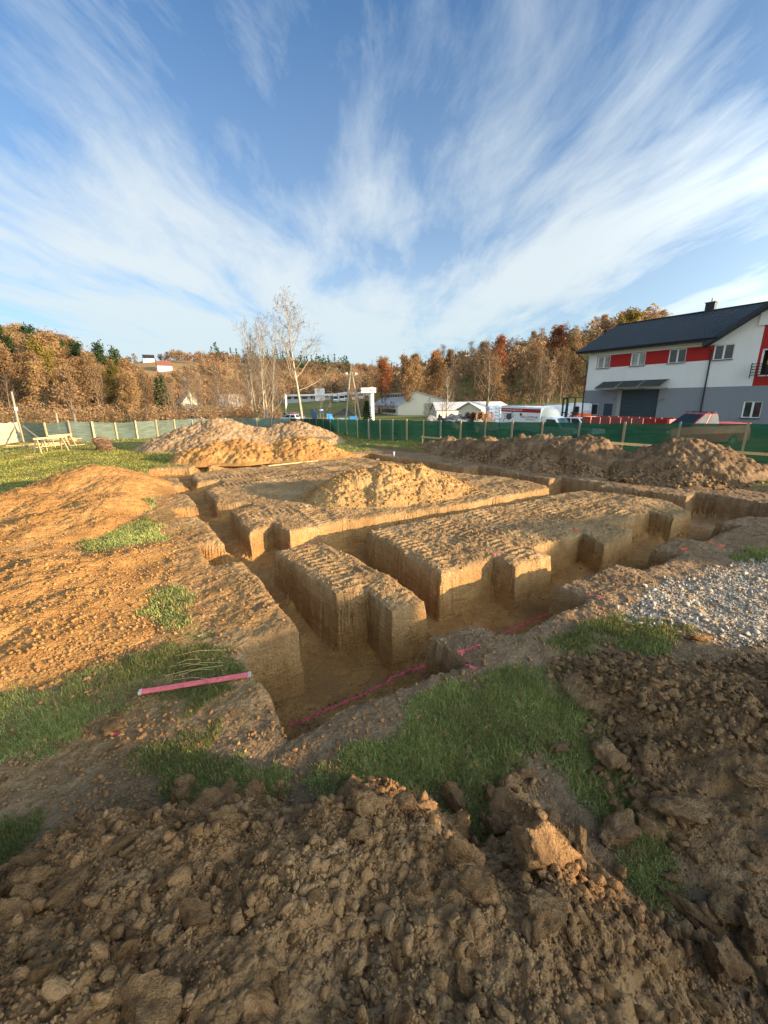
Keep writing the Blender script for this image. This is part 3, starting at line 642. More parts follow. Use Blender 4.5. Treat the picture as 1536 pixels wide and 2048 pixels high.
# pale gravel
M_stone = soil_mat('pale_limestone', (.20, .18, .15), (.35, .32, .27), (.50, .47, .41), s=2, amp=.3, obj=False)
def in_gravel(x, y): return masks(x, y)[1] > .5
def gravel_edge(x, y):
    d = sdf(x, y, GRAVEL); return (d < .22) & ((d > -.45) | (rng.random(x.shape) < .10))
crumbs('gravel_stones', 800, (3, 9, 3.8, 7.5), gravel_edge, .012, .06, 2.8, SML[2], M_stone, .45)
crumbs('fine_gravel', 7000, (3, 9, 3.8, 7.5), lambda x, y: (sdf(x, y, GRAVEL) < .12) & (fbm(x*1.7, y*1.7, o=3, seed=88) > -.35), .006, .022, 2.4, TINY, M_stone, .30)

# ------------------------------------------------------------------ grass
def grass_mat():
    t = NT('grass_blade'); c = t.attr('tint').outputs['Color']
    d = t.n('ShaderNodeBsdfDiffuse'); t.put(d.inputs['Color'], c); tr = t.n('ShaderNodeBsdfTranslucent'); t.put(tr.inputs['Color'], c)
    gl = t.n('ShaderNodeBsdfGlossy'); gl.inputs['Roughness'].default_value = .45; gl.inputs['Color'].default_value = (.5, .5, .5, 1)
    m1 = t.n('ShaderNodeMixShader'); m1.inputs[0].default_value = .35; t.put(m1.inputs[1], d.outputs[0]); t.put(m1.inputs[2], tr.outputs[0])
    m2 = t.n('ShaderNodeMixShader'); m2.inputs[0].default_value = .04; t.put(m2.inputs[1], m1.outputs[0]); t.put(m2.inputs[2], gl.outputs[0])
    return t.done(m2.outputs[0])
M_grass = grass_mat()
def blades(name, x, y, h, w, lean=.5, dry=.12, green=(.215, .28, .085), hard=False):
    n = len(x); z = surf(x, y, True)-.004; a = rng.uniform(0, 2*PI, n); la = rng.uniform(0, 2*PI, n); L = np.abs(rng.normal(0, lean, n)).clip(0, 1.3)
    dx, dy = np.cos(a)*w/2, np.sin(a)*w/2; tx, ty = np.cos(la)*np.sin(L), np.sin(la)*np.sin(L); tz = np.cos(L)
    P = np.stack([x, y, z], -1); S = np.stack([dx, dy, dx*0], -1); T = np.stack([tx, ty, tz], -1)*h[:, None]
    mid = P+T*.55+np.stack([0*x, 0*x, h*.06], -1); tip = P+T+np.stack([tx*h*.25, ty*h*.25, -h*L*.16], -1)
    V = np.stack([P-S, P+S, mid+S*.8, mid-S*.8, tip], 1).reshape(-1, 3); b = np.arange(n)[:, None]*5
    F = np.concatenate([b+np.array([[0, 1, 2]]), b+np.array([[0, 2, 3]]), b+np.array([[3, 2, 4]])])
    k = rng.random(n); c = np.array(green)[None]*(.6+.9*k[:, None])*(1+.45*fbm(x*1.1, y*1.1, o=3, seed=76))[:, None].clip(.5, 1.6); c[:, 0] *= (.8+.8*rng.random(n)); pt = fbm(x*1.4, y*1.4, o=3, seed=77)
    yel = (rng.random(n) < dry+.18*pt); c[yel] = np.array([.20, .165, .06])*(.6+.8*rng.random((yel.sum(), 1)))
    c = np.concatenate([c, np.ones((n, 1))], 1); c5 = np.repeat(c, 5, 0)
    o = np_mesh(name, V, F, M_grass, False, {'tint': c5}); return tag(o, kind='stuff')
def grass_ok(thr):
    def f(x, y):
        G, Gv = masks(x, y); u, v = xy2uv(x, y); k = G*(1-Gv) > thr*.5+.65*rng.random(x.shape)
        u_ok = pit_sd(u, v) > .05
        for hf, amp, sc, seed, b in HEAPS.values(): k &= ~((x > b[0]) & (x < b[1]) & (y > b[2]) & (y < b[3]) & (hf(x, y) > .03))
        return k & u_ok
    return f
def grass_patch(name, n, bbox, h0, h1, w0, w1, thr=.45, **kw):
    x, y = scatter(n, bbox, kw.pop('ok', None) or grass_ok(thr)); h = (h0+(h1-h0)*rng.random(n)**1.5)*(1+.35*fbm(x*3, y*3, o=2, seed=78)); w = w0+(w1-w0)*rng.random(n); return blades(name, x, y, np.clip(h, h0*.6, None), w, **kw)
grass_patch('long_grass', 9000, (-4.4, 2.4, 1.4, 4.2), .05, .10, .003, .006, lean=.7, dry=.3, green=(.21, .26, .08))
grass_patch('grass_turf', 85000, (-.9, 2.4, 1.6, 4.0), .018, .055, .003, .006)
grass_patch('grass_turf', 85000, (-4.6, -.7, 1.3, 4.3), .018, .055, .003, .006)
def dry_ok(x, y):
    u, v = xy2uv(x, y); k = (pit_sd(u, v) > .06) & ((u < .95) | (v < .3)) & (fbm(x*1.9, y*1.9, o=3, seed=99) > .05) & (h_f(x, y) < .02) & (h_l(x, y) < .02) & (h_r(x, y) < .02) & (sdf(x, y, GRAVEL) > .05)
    return k
grass_patch('dry_grass', 9000, (-6, .2, 2.2, 11), .02, .06, .0025, .005, ok=dry_ok, lean=1.0, dry=.85, green=(.16, .14, .05))
grass_patch('clover_leaves', 17000, (-4, 2.2, 1.4, 4.0), .012, .026, .010, .018, lean=1.0, dry=.0, green=(.24, .32, .17))
grass_patch('grass_tufts', 14000, (1.8, 9, 3.7, 7.6), .025, .07, .005, .009)
grass_patch('grass_tufts', 14000, (-8.5, -2.4, 4.4, 16), .03, .08, .006, .012)
grass_patch('lawn_grass', 52000, (-22, -6, 9, 26), .035, .085, .014, .028, dry=.16, green=(.17, .205, .036))
grass_patch('lawn_grass', 34000, (-32, 2, 20, 48), .04, .10, .03, .05, dry=.16, green=(.17, .205, .036))
grass_patch('lawn_grass', 30000, (0, 16, 9.5, 31), .035, .085, .014, .028, dry=.10, green=(.13, .185, .034))
# ------------------------------------------------------------------ object materials
def wood_mat(name, a, b, grey=0):
    t = NT(name); p = t.objc(); n = t.noise(1, t.scalev(p, (30, 30, 3)), 5, .6); m = t.noise(2.2, p, 4)
    c = t.ramp(n, [(.3, a), (.7, b)]); c = t.mix(t.math('MULTIPLY', m, grey), c, (.22, .20, .17))
    return t.done(t.bsdf(c, .8, t.bump(n, .004), .15))
M_wood = wood_mat('fresh_pine', (.42, .28, .13), (.60, .43, .22))
M_post = wood_mat('weathered_post', (.26, .18, .10), (.42, .31, .18), .45)
M_gpost = wood_mat('grey_post', (.17, .15, .13), (.28, .25, .22), .8)
M_white = plain('white_paint', (.74, .74, .72), .5, var=.05)
M_cream = plain('cream_sheet', (.72, .68, .55), .6, var=.06)
M_dark = plain('dark_rubber', (.022, .022, .024), .75, var=.2)
M_black = plain('black_metal', (.025, .026, .030), .45, var=.15)
M_red = plain('red_car_paint', (.50, .018, .028), .28, .5, var=.06, dirt=.1)
M_redboard = plain('faded_red_board', (.30, .07, .065), .5, var=.15, dirt=.3)
M_orange = plain('orange_paint', (.62, .11, .03), .4, var=.1, dirt=.2)
M_blue = plain('blue_fabric', (.045, .20, .48), .6, var=.12)
M_navy = plain('navy_panel', (.03, .06, .16), .5, var=.1)
M_conc = plain('pale_concrete', (.40, .36, .28), .9, .1, var=.14, scale=3, bump=.004)
M_pole = plain('pole_concrete', (.26, .23, .18), .9, .1, var=.15)
M_pinkp = plain('pink_marking_paint', (.68, .11, .15), .8, .1, var=.25, scale=30)
M_orgp = plain('orange_marking_paint', (.85, .13, .05), .8, .1, var=.25, scale=30)
M_pinkbar = plain('pink_painted_bar', (.72, .16, .17), .5, .3, var=.18, scale=20)
M_rust = plain('rusty_steel', (.17, .095, .055), .8, .2, var=.3, scale=9, bump=.003)
M_tarp = plain('grey_tarp', (.20, .195, .19), .8, .2, var=.3, scale=2.5, bump=.03)
M_bag = plain('white_woven_bag', (.66, .70, .74), .65, .2, var=.12, scale=3, bump=.02)
def glass_mat(name, tint):
    t = NT(name); p = t.objc(); c = t.ramp(t.noise(1.6, p, 3), [(.35, [x*.5 for x in tint]), (.7, tint)])
    return t.done(t.bsdf(c, .06, None, .6))
M_glass = glass_mat('window_glass', (.055, .058, .06)); M_curt = glass_mat('curtained_glass', (.34, .36, .36)); M_wind = glass_mat('windscreen', (.12, .19, .21))
def net_mat(name, col, opac):
    """woven shade netting: opaque weave, see-through gaps"""
    t = NT(name); p = t.objc(); w = t.noise(1, t.scalev(p, (1.2, 1.2, 14)), 4, .6); f = t.noise(2.2, p, 4)
    c = t.ramp(w, [(.3, [x*.65 for x in col]), (.7, [x*1.25 for x in col])])
    d = t.n('ShaderNodeBsdfDiffuse'); t.put(d.inputs[0], c); tl = t.n('ShaderNodeBsdfTranslucent'); t.put(tl.inputs[0], c)
    m = t.n('ShaderNodeMixShader'); m.inputs[0].default_value = .35; t.put(m.inputs[1], d.outputs[0]); t.put(m.inputs[2], tl.outputs[0])
    tr = t.n('ShaderNodeBsdfTransparent'); tr.inputs[0].default_value = (.80, .95, .88, 1); m2 = t.n('ShaderNodeMixShader')
    t.put(m2.inputs[0], t.math('ADD', opac-.10, t.math('MULTIPLY', t.math('ADD', t.math('MULTIPLY', w, .5), t.math('MULTIPLY', f, .5)), .2))); t.put(m2.inputs[1], tr.outputs[0]); t.put(m2.inputs[2], m.outputs[0])
    return t.done(m2.outputs[0])
M_net = net_mat('green_netting', (.013, .060, .042), .93); M_net2 = net_mat('grey_green_netting', (.145, .185, .155), .88)
def text_mesh(name, s, size, mat, parent, loc, rot, depth=.004, sx=1):
    cu = bpy.data.curves.new(name, 'FONT'); cu.body = s; cu.size = size; cu.extrude = depth; cu.align_x = 'CENTER'; cu.align_y = 'CENTER'
    to = bpy.data.objects.new('tmp', cu); COL.objects.link(to); dg = bpy.context.evaluated_depsgraph_get(); me = bpy.data.meshes.new_from_object(to.evaluated_get(dg)); bpy.data.objects.remove(to)
    o = bpy.data.objects.new(name, me); COL.objects.link(o); me.materials.clear(); me.materials.append(mat); o.parent = parent; o.location = loc; o.rotation_euler = rot; o.scale = (sx, 1, 1); return o
def tz(x, y): return float(surf(np.array([float(x)]), np.array([float(y)]))[0])
def tz0(x, y): return float(ground_z(np.array([float(x)]), np.array([float(y)]), False)[0])

# ------------------------------------------------------------------ netting fences
def fence_line(posts, label, net, pmats, wpost, sag=.03):
    """posts: (px of foot, py foot, py top); real positions and heights follow from the sloping ground"""
    P = []
    for (px, yb, yt) in posts:
        q = g(px, yb); T = at(px, yt, q[1]); h = T[2]; k = 1.0
        if h < 1.42: k = 1.42/h
        k = min(k, 1.55); q = CAM+(q-CAM)*k; P.append((q[0], q[1], q[2], h*k))
    root = thing('netting_fence', label, 'fence', (P[0][0], P[0][1], P[0][2])); o0 = Vector(P[0][:3]); n = MB()
    for i in range(len(P)-1):
        a, b = np.array(P[i]), np.array(P[i+1]); m = 10; L = np.hypot(*(b-a)[:2]); nx, ny = -(b-a)[1]/L, (b-a)[0]/L
        rows = 5; V = []
        for j in range(m+1):
            s = j/m; c = a+(b-a)*s; bow = math.sin(PI*s)*.05+.02*math.sin(7*s+i); g0 = tz0(c[0], c[1])
            for r in range(rows+1):
                f = r/rows; top = c[2]+c[3]*.985-sag*math.sin(PI*s)*(1+.6*math.sin(i*1.7)); z = (g0-.05)*(1-f)+top*f
                off = bow*(1-abs(2*f-1)**2)+.012*math.sin(3*f+5*s+i)+.02
                V.append((c[0]+nx*off-o0[0], c[1]+ny*off-o0[1], z-o0[2]))
        F = [(j*(rows+1)+r, (j+1)*(rows+1)+r, (j+1)*(rows+1)+r+1, j*(rows+1)+r+1) for j in range(m) for r in range(rows)]
        n.add(V, F)
    o = n.build('netting', net, root, True)
    for i, p in enumerate(P):
        mb = MB(); w = wpost*(1+.15*math.sin(i*2.3)); lean = .02*math.sin(i*3.1)
        mb.beam((-.03*ny, 0, -.3), (lean, -.03, p[3]*(1.0)+.02+.02*math.sin(i*1.3)), w, w*.55 if i % 3 else w*.8, (0, 1, 0))
        po = mb.build('post', pmats[i % len(pmats)], root); po.location = (p[0]-o0[0]-nx*.05, p[1]-o0[1]-ny*.05, p[2]-o0[2]); po.rotation_euler[2] = math.atan2((P[min(i+1, len(P)-1)][1]-P[max(i-1, 0)][1]), (P[min(i+1, len(P)-1)][0]-P[max(i-1, 0)][0]))
    return P
PR = fence_line([(580, 852, 836), (602, 853, 836.5), (621, 855, 837), (634, 857, 837), (648, 860.5, 837), (662, 864, 837.3), (678, 868, 837.6), (695, 872.5, 838), (717, 877, 838), (739, 879, 838.5), (762, 881, 839), (787, 883.5, 839), (815, 886, 839), (848, 889.5, 840), (882, 893, 841), (921, 896, 841.5), (970, 899, 842), (1022, 903, 842.5), (1082, 907, 843), (1153, 911, 844), (1242, 917, 845), (1347, 925, 845), (1479, 934, 846), (1640, 946, 848), (1850, 962, 851)],
    'dark green netting fence on wooden posts running along the right side of the plot', M_net, [M_post, M_gpost, M_post, M_post, M_gpost], .085)
PL = fence_line([(47, 886, 843), (97, 887, 846), (145, 886, 841), (190, 884, 843), (235, 881, 845), (275, 878, 842), (315, 874, 840), (351, 869, 839), (386, 865, 838), (452, 860, 836), (485, 858, 836), (514, 856, 836), (543, 854, 836), (580, 852, 836)],
    'grey-green netting fence on leaning pale posts closing the far left end of the lawn', M_net2, [M_post, M_wood], .10)
# concrete panel fence at the left border
def concrete_fence():
    a = g(46, 884); a = np.array([a[0], a[1], 0]); b = g(-120, 915); b = np.array([b[0], b[1], 0]); ht = 1.55
    root = thing('panel_fence', 'cream precast concrete panel fence at the left border of the lawn', 'fence', tuple(a))
    d = (b-a); L = np.linalg.norm(d); d = d/L; n = int(L/1.25)
    for i in range(n+1):
        p = d*i*1.25; m = MB().box((p[0], p[1], ht/2), (.14, .14, ht+.06), math.atan2(d[1], d[0])); m.build('post', M_conc, root, bevel=.01)
        if i == n: break
        c = d*(i+.5)*1.25; m = MB(); rz = math.atan2(d[1], d[0])
        for r in range(4): m.box((c[0], c[1], .19+r*.385), (1.11, .05, .375), rz); m.box((c[0], c[1], .19+r*.385), (.96, .11, .22), rz)
        m.build('panel', M_conc, root, bevel=.012)
concrete_fence()

# ------------------------------------------------------------------ batter boards, lumber, odds and ends of the site
def batter(pa, pb, label, stakes, h=.5, mat=M_wood, bw=.11, pinkmark=None):
    """board from pixel point a to b, both with their distance; stakes at fractions"""
    A, B = Vector(at(*pa)), Vector(at(*pb)); gz = tz0(A.x, A.y); root = thing('batter_board', label, 'marker board', (A.x, A.y, gz)); o = Vector((A.x, A.y, gz))
    MB().beam(A-o, B-o, .025, bw).build('board', mat, root)
    for s, up in stakes:
        p = A+(B-A)*s; z0 = tz0(p.x, p.y)-.1; MB().beam((p.x-o.x, p.y-o.y+.035, z0-o.z), (p.x-o.x, p.y-o.y+.035, p.z-o.z+up), .06, .035, (0, 1, 0)).build('stake', mat, root)
    if pinkmark:
        p = A+(B-A)*pinkmark; d = (B-A).normalized(); m = MB(); n = Vector((d.y, -d.x, 0)).normalized()
        if n.y > 0: n = -n
        c = p-o+n*.016
        for k in (-.04, .04): m.beam(c+d*k-Vector((0, 0, .04)), c+d*k+Vector((0, 0, .04)), .02, .004, n)
        m.beam(c-d*.06, c+d*.06, .004, .02); m.build('paint_mark', M_pinkp, root)
batter((309, 898, 24.6), (366, 894.5, 24.0), 'yellow batter board with one stake in front of the pale sandy heap', [(.22, .14), (.93, .05)])
batter((631, 875, 25.5), (664, 876.5, 25), 'short yellow batter board at the right end of the orange heap', [(.12, .1), (.86, .14)])
batter((842, 873.5, 24.6), (917, 880, 22.2), 'long batter board leaning on the netting fence behind the long brown heap', [(.05, .1), (.55, .1)], bw=.09)
batter((1193, 884, 16.6), (1350, 895, 15.7), 'batter board with a pink mark left of the tall brown heap by the fence', [(.02, .04), (.97, .02)], bw=.10, pinkmark=.63)
batter((1400, 900, 15.9), (1600, 913, 14.2), 'plain batter board right of the tall brown heap by the fence', [(.05, .02), (.97, .02)], bw=.10)
def lay(name, label, cat, a, b, w, h, mat, group=None, lift=0.0):
    A, B = g(*a), g(*b); z0, z1 = tz(A[0], A[1]), tz(B[0], B[1]); A, B = Vector((A[0], A[1], z0+h/2+lift)), Vector((B[0], B[1], z1+h/2+lift))
    o = MB().beam((0, 0, 0), B-A, w, h).build(name, mat); o.location = A; return tag(o, label, cat, group)
lay('wooden_plank', 'long pale plank lying on the far part of the stripped plot', 'plank', (537, 934), (635, 924), .10, .04, M_wood, lift=.02)
lay('wooden_plank', 'short grey plank lying behind the tan heap near the far corner', 'plank', (744, 914), (756, 921), .16, .04, M_gpost, lift=.02)
q = g(788, 914); o = MB().tube([(0, 0, -.2), (0, 0, .24)], .035, 10).build('marker_pipe', M_white, None, True); o.location = (q[0], q[1], tz(q[0], q[1])); tag(o, 'short white pipe standing upright in the far right trench ledge', 'pipe')
# pink painted bars on the grass
A, B = g(282, 1396), g(500, 1361); A = Vector((A[0], A[1], tz(A[0], A[1])+.055)); B = Vector((B[0], B[1], tz(B[0], B[1])+.06)); root = thing('measuring_bar', 'pink painted wooden bar with end caps lying on the grass beside the trench', 'bar', A)
d = (B-A); nrm = Vector((-d.y, d.x, 0)).normalized()
for s in (-.019, .019): MB().beam(nrm*s*.75, d+nrm*s*.75, .024, .026).build('lath', M_pinkbar, root, bevel=.003)
for p in (Vector((0, 0, 0)), d): MB().beam(p-d.normalized()*.012, p+d.normalized()*.016, .058, .032).build('end_cap', plain('cap_grey', (.45, .43, .40), .6), root, bevel=.004)
# dry stalks by the bars
m = MB()
for k in range(7):
    px = 330+rng.uniform(0, 40); py = 1318+rng.uniform(0, 55); a = g(px, py); b = g(px+rng.uniform(50, 110), py-rng.uniform(-10, 22)); z0 = tz(a[0], a[1]); z1 = tz(b[0], b[1]); m.tube([(a[0], a[1], z0+.03), ((a[0]+b[0])/2, (a[1]+b[1])/2, (z0+z1)/2+.07), (b[0], b[1], max(z1, -.05)+.05)], .0018, 4)
tag(m.build('dry_stalks', plain('straw', (.55, .42, .18), .8)), kind='stuff')
# roll of rusty mesh, trestles, timber
def steel_roll():
    q = g(213, 902); root = thing('wire_roll', 'brown roll of rusty reinforcing wire standing on the left lawn', 'wire roll', (q[0], q[1], 0))
    m = MB(); c = MB()
    for k in range(9):
        zz = .05+k*.085; R = .46*(1+.10*math.sin(k*2.3)); lean = -k*.035+.05*math.sin(k*1.9)
        m.tube([(lean+R*math.cos(a), .55*R*math.sin(a)+.03*math.sin(3*a+k), zz+.10*math.sin(a+k*.4)+.06*math.cos(2*a+k)) for a in np.linspace(0, 2*PI, 26)], .034, 5)
    for k in range(26):
        a = 2*PI*k/26; c.tube([(.47*math.cos(a), .27*math.sin(a), .02), (.46*math.cos(a)-.26, .27*math.sin(a), .78+.09*math.sin(k*1.7))], .014, 4)
    m.build('wire_coil', M_rust, root, True); c.build('wire_uprights', M_rust, root)
steel_roll()
def trestle(px, py, rz, label, s=1.0):
    q = g(px, py); root = thing('trestle', label, 'trestle', (q[0], q[1], 0), rz, 'wooden trestles on the left lawn'); L = 1.5*s; h = .82*s
    MB().box((0, 0, h), (L, .10, .10)).build('top_beam', M_wood, root)
    for sx in (-1, 1):
        for sy in (-1, 1): MB().beam((sx*L*.40, sy*.04, h), (sx*L*.46, sy*.36, 0), .10, .035, (1, 0, 0)).build('leg', M_wood, root)
    MB().beam((-L*.42, .2, h*.45), (L*.42, .2, h*.45), .10, .025).build('stretcher', M_wood, root)
trestle(104, 906, 1.2, 'nearest pale timber trestle of the group on the left lawn', 1.1); trestle(113, 901, 1.15, 'middle pale timber trestle, second from the concrete fence'); trestle(125, 895, 1.25, 'farthest pale timber trestle, partly under stacked boards')
def boards(px, py, n, rz, label, mat, z0=.04, L=3.0, spread=.5):
    q = g(px, py)
    for k in range(n):
        o = MB().box((0, 0, 0), (L*rng.uniform(.7, 1.1), .14, .05)).build('timber_board', mat); o.location = (q[0]+rng.normal(0, spread*.5), q[1]+rng.normal(0, spread), z0+.052*(k % 4)); o.rotation_euler = (0, rng.normal(0, .01), rz+rng.normal(0, .10)); tag(o, label, 'board', label[:40])
boards(70, 893, 7, .25, 'pale boards lying on the grass beside the concrete fence', M_wood, L=2.6)
boards(130, 889, 8, .2, 'fresh pale boards stacked on the ground right behind the trestles', M_wood, .28, 1.9, .3)
boards(125, 887, 5, .3, 'reddish old boards piled behind the trestles', plain('reddish_board', (.36, .17, .09), .8, var=.2), .03, 2.4)
lay('timber_board', 'thin pale board lying alone on the lawn right of the trestles', 'board', (138, 893), (170, 890), .08, .03, M_wood)
lay('timber_board', 'pale lath lying alone at the front left of the lawn', 'board', (42, 915), (82, 914), .08, .03, M_wood); lay('timber_board', 'short lath near the left border of the lawn', 'board', (10, 924), (27, 924), .08, .03, M_wood)
# prop between fence and trestles
q = g(54, 887); q2 = g(92, 897); lay_o = MB().beam((0, 0, 1.3), (q2[0]-q[0], q2[1]-q[1], .35), .08, .08).build('timber_prop', M_gpost); lay_o.location = (q[0], q[1], 0); tag(lay_o, 'sloping grey prop leaning from the end of the concrete fence', 'prop')
# sprayed lines
def spray(pts, label, mat, w=.05, floor=False, group=None):
    P = []
    for i in range(len(pts)-1):
        for s in np.linspace(0, 1, 26, endpoint=False): P.append((pts[i][0]+(pts[i+1][0]-pts[i][0])*s, pts[i][1]+(pts[i+1][1]-pts[i][1])*s))
    P.append(pts[-1]); P = np.array(P); wv = w*(.55+.75*rng.random(len(P))); d = np.gradient(P, axis=0); d /= np.linalg.norm(d, axis=1, keepdims=True); nn = np.stack([-d[:, 1], d[:, 0]], 1)
    P = P+nn*(rng.normal(0, w*.10, len(P)))[:, None]; m = 5; V = []
    for j in range(m):
        Q = P+nn*(wv*(j/(m-1)-.5))[:, None]; z = ground_z(Q[:, 0], Q[:, 1], True)+.006; V.append(np.concatenate([Q, z[:, None]], 1))
    V = np.stack(V, 1); F = grid_faces(len(P), m); mid = F.reshape(len(P)-1, m-1, 4); keep = rng.random((len(P)-1, m-1)) > np.array([.45, .10, .10, .45])[None]
    o = np_mesh('paint_line', V.reshape(-1, 3), mid[keep], mat, True); return tag(o, label, 'paint mark', group)
def fpx(x, y):
    q = g(x, y, -.9); u, v = xy2uv(q[0], q[1]); z = float(floor_z(np.array([u]), np.array([v]))[0]); q = g(x, y, z); return (q[0], q[1])
def gpx(x, y): q = g(x, y); return (q[0], q[1])
spray([fpx(577, 1452), fpx(640, 1425), fpx(730, 1388), fpx(850, 1336)], 'long bright pink sprayed line on the pit floor at the near corner', M_pinkp, .055)
spray([fpx(1004, 1268), fpx(1050, 1247), fpx(1100, 1226)], 'pink sprayed line on the trench floor right of the first earth tongue', M_pinkp, .05)
spray([fpx(1170, 1185), fpx(1240, 1155)], 'faint pink line on the trench floor farther right', M_pinkp, .03)
spray([gpx(917, 1307), gpx(962, 1292)], 'pink dash on the earth tongue, pointing at the pit', M_pinkp, .05); spray([gpx(924, 1317), gpx(950, 1341)], 'pink dash on the front bank next to the grass', M_pinkp, .06)
spray([gpx(964, 1250), gpx(986, 1263)], 'short orange dash at the edge of the first earth tongue', M_orgp, .03); spray([gpx(1178, 1192), gpx(1215, 1204)], 'thin red dash on the bank by the second earth tongue', M_pinkp, .03)
spray([gpx(1398, 1083), gpx(1425, 1090), gpx(1445, 1096)], 'orange sprayed mark on the far right bank', M_orgp, .10); spray([gpx(1362, 1103), gpx(1374, 1099)], 'small orange spot on the right bank', M_orgp, .08)
spray([fpx(1388, 1064), fpx(1415, 1067)], 'red line on the trench floor at the far right', M_orgp, .05); spray([gpx(598, 1092), gpx(612, 1096)], 'pink spot on top of the small earth block', M_pinkp, .05)
spray([gpx(1148, 1060), gpx(1158, 1062)], 'red spot on the edge of the large earth block', M_orgp, .07); spray([gpx(1213, 1050), gpx(1221, 1051)], 'red spot farther along the edge of the large earth block', M_orgp, .07); spray([gpx(985, 1113), gpx(1005, 1117)], 'faint pink spot on the notch of the large earth block', M_pinkp, .05)
spray([gpx(225, 1472), gpx(246, 1470)], 'scrap of pink paint beside the dull clod on the left grass', M_pinkp, .035)
for i, (px, py) in enumerate(((1228, 963), (1243, 965), (1258, 967), (1275, 969), (1220, 962))):
    q = g(px, py); put_clod((q[0], q[1], tz(q[0], q[1])), (.16, .14, .17, .1, .1)[i], M_dclod, 'stone lying on the ledge between the right trench and the grass edge', 'stones on the right ledge')
# ------------------------------------------------------------------ the white, grey and red building
def rough_wall(name, col, lines_=False):
    t = NT(name); p = t.objc(); n = t.noise(9, p, 6, .7); st = t.noise(1, t.scalev(p, (.8, .8, .12)), 4, .6); c = t.ramp(n, [(.3, [x*.90 for x in col]), (.7, [min(1, x*1.06) for x in col])])
    c = t.mix(t.ramp(st, [(.5, 0), (.8, .22)]), c, [x*.7 for x in col])
    return t.done(t.bsdf(c, .9, t.bump(n, .03), .1))
M_wwall = rough_wall('white_render', (.76, .77, .76)); M_gwall = rough_wall('grey_render', (.25, .27, .30)); M_rwall = rough_wall('red_render', (.40, .035, .032)); M_roof = plain('anthracite_sheet', (.040, .050, .058), .62, .2, var=.12, scale=1.5); M_door = plain('slate_blue_door', (.035, .055, .075), .45, .3, var=.08); M_canopy = plain('smoky_canopy', (.045, .055, .05), .75, .4, var=.3, scale=2)
K = 1.5
